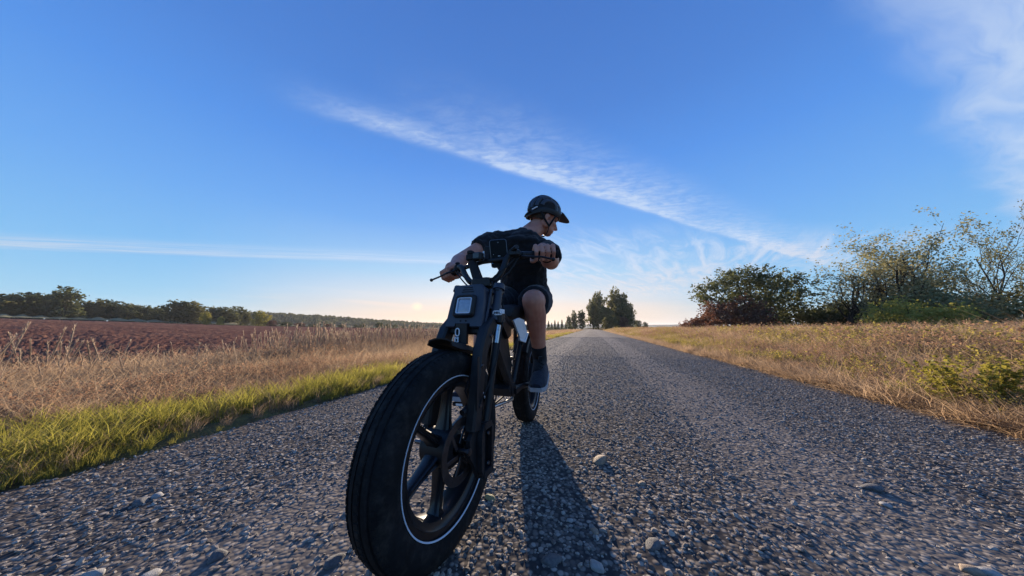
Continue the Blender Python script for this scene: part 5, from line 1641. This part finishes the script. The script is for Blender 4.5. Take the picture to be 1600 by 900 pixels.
part(MB().loft([rrect(.0342, .0502 * 1.15, .009, .0040), rrect(.0342, .0502 * 1.15, .009, .0050)], True, True, False, PHI @ PM), "screen", M_GLASS, ph)
part(MB().box((0, -.012, .0054), (.010, .0022, .0008), PHI @ PM).box((-.0235, -.004, .0054), (.002, .002, .0008), PHI @ PM), "screen_mark", M_WHITE, ph)
M_BLUE = simple("blue_print", (0.10, 0.30, 0.62), 0.4, 0, .05, 40)
part(MB().box((.026, -.024, .0054), (.007, .016, .0008), PHI @ PM).box((-.030, -.036, .0054), (.003, .014, .0008), PHI @ PM), "screen_icon", M_BLUE, ph)
part(MB().lathe([(.0048, .0004), (.0048, .0030), (.0054, .0030), (.0054, .0004)], 12, 'z', PHI @ PM @ Matrix.Translation((0, .047, 0))), "camera_dot", M_DARKSTEEL, ph)
# ------------------------------------------------------------------ single stones, stalks, flowers
def stone_mat(name, a, b):
    m, t, out = new_mat(name)
    p = t.node('ShaderNodeTexCoord').outputs['Object']
    n = t.noise(p, 2.2, 6.0, 0.7); n2 = t.noise(p, 14.0, 4.0, 0.7)
    c = t.mix(t.sstep(n, .3, .7), a, b)
    c = t.mix(t.m('MULTIPLY', t.sstep(n2, .55, .8), .4), c, [x * .45 for x in a])
    bsdf(t, out, c, 0.75, 0, 0.3, n2, .5, .06)
    return m
S_TAN = stone_mat("tan_stone", (0.28, 0.21, 0.15), (0.42, 0.33, 0.24)); S_PALE = stone_mat("pale_stone", (0.32, 0.31, 0.29), (0.46, 0.44, 0.41)); S_GREY = stone_mat("grey_stone", (0.10, 0.10, 0.105), (0.19, 0.185, 0.18)); S_YEL = stone_mat("yellow_stone", (0.26, 0.24, 0.12), (0.38, 0.34, 0.18))
stones = [(938, 721, .036, S_TAN, "smooth tan stone lying alone just right of the bicycle shadow"), (766, 779, .020, S_YEL, "yellowish stone near the fat tyre, left of the shadow"), (764, 766, .013, S_GREY, "small grey stone directly behind the yellowish one"),
          (933, 887, .020, S_PALE, "pale stone inside the shadow at the bottom of the view"), (146, 895, .024, S_PALE, "flat pale stone at the lower left of the road"), (236, 897, .022, S_PALE, "pale elongated stone at the bottom left, nearer the wheel"),
          (340, 866, .026, S_GREY, "flat grey stone left of the fat tyre"), (524, 876, .022, S_GREY, "rounded grey stone close to the left of the tyre's foot"), (1362, 762, .030, S_GREY, "grey slab of stone sunk in the road on the right"),
          (1384, 788, .018, S_PALE, "small white stone just nearer than the grey slab on the right"), (862, 878, .024, S_GREY, "dark rounded stone within the shadow"), (929, 831, .016, S_TAN, "small tan stone at the right rim of the shadow"),
          (1019, 854, .024, S_GREY, "blocky grey stone right of the shadow's end"), (1003, 756, .016, S_TAN, "brownish pebble some way right of the tan stone"), (1543, 893, .020, S_PALE, "pale stone at the bottom right corner of the road"), (1516, 890, .022, S_TAN, "tan flake of stone left of the pale corner stone"), (247, 770, .020, S_PALE, "bright pale stone in the middle of the road's left half"), (222, 779, .024, S_GREY, "long grey stone beside the bright pale one on the left"), (890, 814, .012, S_PALE, "little pale pebble on the shaded strip, upper one"), (902, 826, .012, S_GREY, "little grey pebble on the shaded strip, lower one")]
for i, (u, v, s, m, lab) in enumerate(stones):
    p = at_z(u, v, .012)
    me = rock_mesh("stone", 300 + i, 3, .62)
    o = obj("stone", me, m, None, (p.x, p.y, .012 - .03 * (lat_along(p.x, p.y)[0] / 2.5) ** 2 + s * .10), (random.uniform(-.2, .2), random.uniform(-.2, .2), random.uniform(0, 6)), (s * random.uniform(1.0, 1.35), s * .9, s * .85))
    tag(o, lab, "stone", "loose stones on the road")
# hole in the surface
p = at_z(904, 580, .004)

def stalk_mesh(seed):
    r = random.Random(seed); mb = MB(); h = 1.0
    lx, ly = r.uniform(-.20, .20), r.uniform(-.14, .14); cv = r.uniform(.2, .8)
    P = [(lx * t ** (1 + cv), ly * t ** (1 + cv), h * t * (1 - .06 * t)) for t in [i / 7 for i in range(8)]]
    mb.tube(P, [.0046, .0044, .004, .0038, .0034, .003, .0026, .0016], 5)
    tx, ty, tz = P[-1]
    def along(t):
        i = min(6, int(t * 7)); f = t * 7 - i
        return [P[i][j] * (1 - f) + P[i + 1][j] * f for j in range(3)]
    t0 = r.uniform(.66, .78)
    mb.tube([along(t0 + (1 - t0) * k / 5) for k in range(6)], [.002, .0042, .0052, .0046, .0034, .0012], 5)   # seed head
    for k in range(90):
        q = along(r.uniform(t0 - .03, 1.0)); a = r.uniform(0, 6.28); e = r.uniform(.006, .020); w = .0028
        mb.add([(q[0] - math.sin(a) * w, q[1] + math.cos(a) * w, q[2]), (q[0] + math.sin(a) * w, q[1] - math.cos(a) * w, q[2]), (q[0] + math.cos(a) * e, q[1] + math.sin(a) * e, q[2] + r.uniform(.014, .045))], [[0, 1, 2]], False)
    for k in range(2):
        t = r.uniform(.15, .5); i = int(t * 7); q = P[i]; a = r.uniform(0, 6.28)
        e = r.uniform(.10, .2)
        mb.tube([q, (q[0] + math.cos(a) * e * .6, q[1] + math.sin(a) * e * .6, q[2] + .12), (q[0] + math.cos(a) * e, q[1] + math.sin(a) * e, q[2] + .06)], [.003, .004, .001], 4, False)
    return mb.mesh("stalk", False)
SM = [stalk_mesh(i) for i in range(9)]
for m in SM: m.materials.append(M_STALK)
# picture column, row of the tip, distance
tall = [(4, 533, 2.6), (22, 516, 2.7), (24, 512, 3.3), (43, 498, 2.5), (101, 502, 2.7), (98, 528, 3.2), (117, 505, 2.7), (119, 524, 3.0), (127, 526, 3.1), (141, 527, 3.1), (149, 525, 3.1), (159, 540, 3.2), (170, 532, 3.3), (175, 533, 3.4), (203, 527, 3.3), (62, 554, 2.6), (222, 548, 3.5), (236, 546, 3.6), (93, 545, 2.9), (181, 546, 3.5), (190, 548, 3.2), (200, 546, 3.5), (12, 530, 3.1), (35, 540, 2.9), (52, 524, 3.3), (78, 530, 3.2), (108, 538, 3.1), (133, 545, 3.3), (152, 548, 3.3), (212, 552, 3.6), (258, 548, 3.8), (344, 538, 4.6), (366, 536, 4.8), (386, 530, 5.2), (402, 538, 5.0)]
for i, (u, v, y) in enumerate(tall):
    me = SM[i % 9]
    q = at_y(u, v, y); tx = me.vertices[7 * 5].co
    rz = random.uniform(0, 6.28)
    z0 = gz(q.x, q.y); h = max(.25, q.z - z0) / .96
    c, s_ = math.cos(rz), math.sin(rz)
    bx, by_ = q.x - h * (tx.x * c - tx.y * s_), q.y - h * (tx.x * s_ + tx.y * c)
    o = obj("grass_stalk", me, None, None, (bx, by_, gz(bx, by_) - .02), (0, 0, rz), (h * 1.15, h * 1.15, h))
    tag(o, "tall dry grass stalk standing above the left verge before the ploughed field", "grass stalk", "tall dry stalks in the left verge")
st = np.random.default_rng(5)
pts, rots, scl = [], [], []
def stalk_pts(n, a0, a1, l0, l1, h0, h1):
    a = a0 * (a1 / a0) ** st.random(n); l = -(l0 + (l1 - l0) * st.random(n)); x, y = from_la(l, a)
    z = ground_h(x, y) - .02; h = st.uniform(h0, h1, n)
    return np.stack([x, y, z], -1), np.stack([st.normal(0, .08, n), st.normal(0, .08, n), st.uniform(0, 6.28, n)], -1), np.stack([h * 1.1, h * 1.1, h], -1)
S = [stalk_pts(150, 2.5, 12, 4.6, 7.0, .55, .85), stalk_pts(1500, 4.6, 30, 5.6, 8.2, .80, 1.18), stalk_pts(260, 2.2, 6, 4.4, 6.8, .35, .6)]
scatter("dry_stalks", *[np.concatenate([q[i] for q in S]) for i in range(3)], [bpy.data.objects.new("stalk_kind", m) for m in SM], "crowd of tall dry grass stalks between the left verge and the ploughed field", "dry grass")
# white flowers in the left verge
def flower(seed):
    r = random.Random(seed); mb = MB()
    for k in range(16):
        a = r.uniform(0, 6.28); d = .030 * math.sqrt(r.random())
        mb.ball((d * math.cos(a), d * math.sin(a), .30 + r.uniform(-.006, .010) - d * .2), (.0072, .0072, .0045), 6, 4)
    s = MB().tube([(0, 0, 0), (.01, 0, .15), (0, 0, .27)], [.003, .0026, .002], 5)
    for k in range(7):
        a = 6.28 * k / 7; s.tube([(0, 0, .265), (.022 * math.cos(a), .022 * math.sin(a), .297)], .0013, 4, False)
    return mb.mesh("umbel", False), s.mesh("stem", False)
M_PETAL = leaf_mat("white_petal", [(0.0, (0.62, 0.60, 0.54)), (1.0, (0.80, 0.79, 0.74))], .35, tint=(.8, .75, .6))
FM = [flower(i) for i in range(2)]
for a, b in FM: a.materials.append(M_PETAL); b.materials.append(M_GREEN)
for i, (u, v, y) in enumerate([(635, 551, 6.4), (632, 554, 6.2), (640, 555, 6.3), (633, 557, 6.0), (630, 562, 5.6), (641, 570, 4.6), (571, 587, 4.3), (574, 576, 4.7), (626, 556, 6.4), (528, 590, 4.1)]):
    q = at_y(u, v, y); z0 = gz(q.x, q.y) - .01; h = max(.12, q.z - z0)
    e = empty("white_flower", (q.x, q.y, z0), random.uniform(0, 6.28), "white flower head on a thin stem in the left verge grass", "flower", "white flowers in the left verge")
    e.scale = (1.3, 1.3, h / .30)
    obj("umbel", FM[i % 2][0], None, e); obj("stem", FM[i % 2][1], None, e)
# leafy yellow green weeds standing out in the right verge
def big_weed(name, label, u, v, y, kind, h, mats):
    q = at_z(u, v, .05)
    V, F, mi = weed(r=rr, **kind)
    e = empty(name, (q.x, q.y, gz(q.x, q.y) - .02), 0, label, "plant")
    V = np.array(V) * h
    F = np.array(F); mi = np.array(mi)
    def sub(k):
        f = F[mi == k]; ids, inv = np.unique(f, return_inverse=True)
        return V[ids], inv.reshape(f.shape)
    obj("stem", mesh_np("stem", *sub(0)), mats[0], e); obj("foliage", mesh_np("foliage", *sub(1)), mats[1], e)
K = dict(stems=34, h=1.0, leaf=.042, nleaf=38, spread=.9, stem_w=.008)
big_weed("leafy_weed", "large yellow green leafy weed at the right edge, nearest the road", 1535, 640, 0, K, .40, (M_STEM, M_YELLOW))
big_weed("leafy_weed", "bright green leafy weed on the road edge left of the large yellow green one", 1418, 618, 0, K, .17, (M_STEM, M_GREEN))
big_weed("leafy_weed", "small yellow flowering weed in the meadow beyond the bright green one", 1352, 582, 0, K, .24, (M_STEM, M_YELLOW))
# ------------------------------------------------------------------ evening haze
hz = MB().box((0, 2600, 32), (9600, 6400, 76))
m_haze = bpy.data.materials.new("evening_haze"); m_haze.use_nodes = True
m_haze.node_tree.nodes.clear()
t = NT(m_haze.node_tree)
pv = t.node('ShaderNodeVolumePrincipled')
pv.inputs['Color'].default_value = (0.86, 0.90, 0.96, 1)
pv.inputs['Density'].default_value = 0.00014
pv.inputs['Anisotropy'].default_value = 0.2
t.t.links.new(pv.outputs[0], t.node('ShaderNodeOutputMaterial').inputs['Volume'])
tag(obj("haze", hz.mesh("haze"), m_haze), "thin evening haze over the whole plain", "haze", kind='stuff')
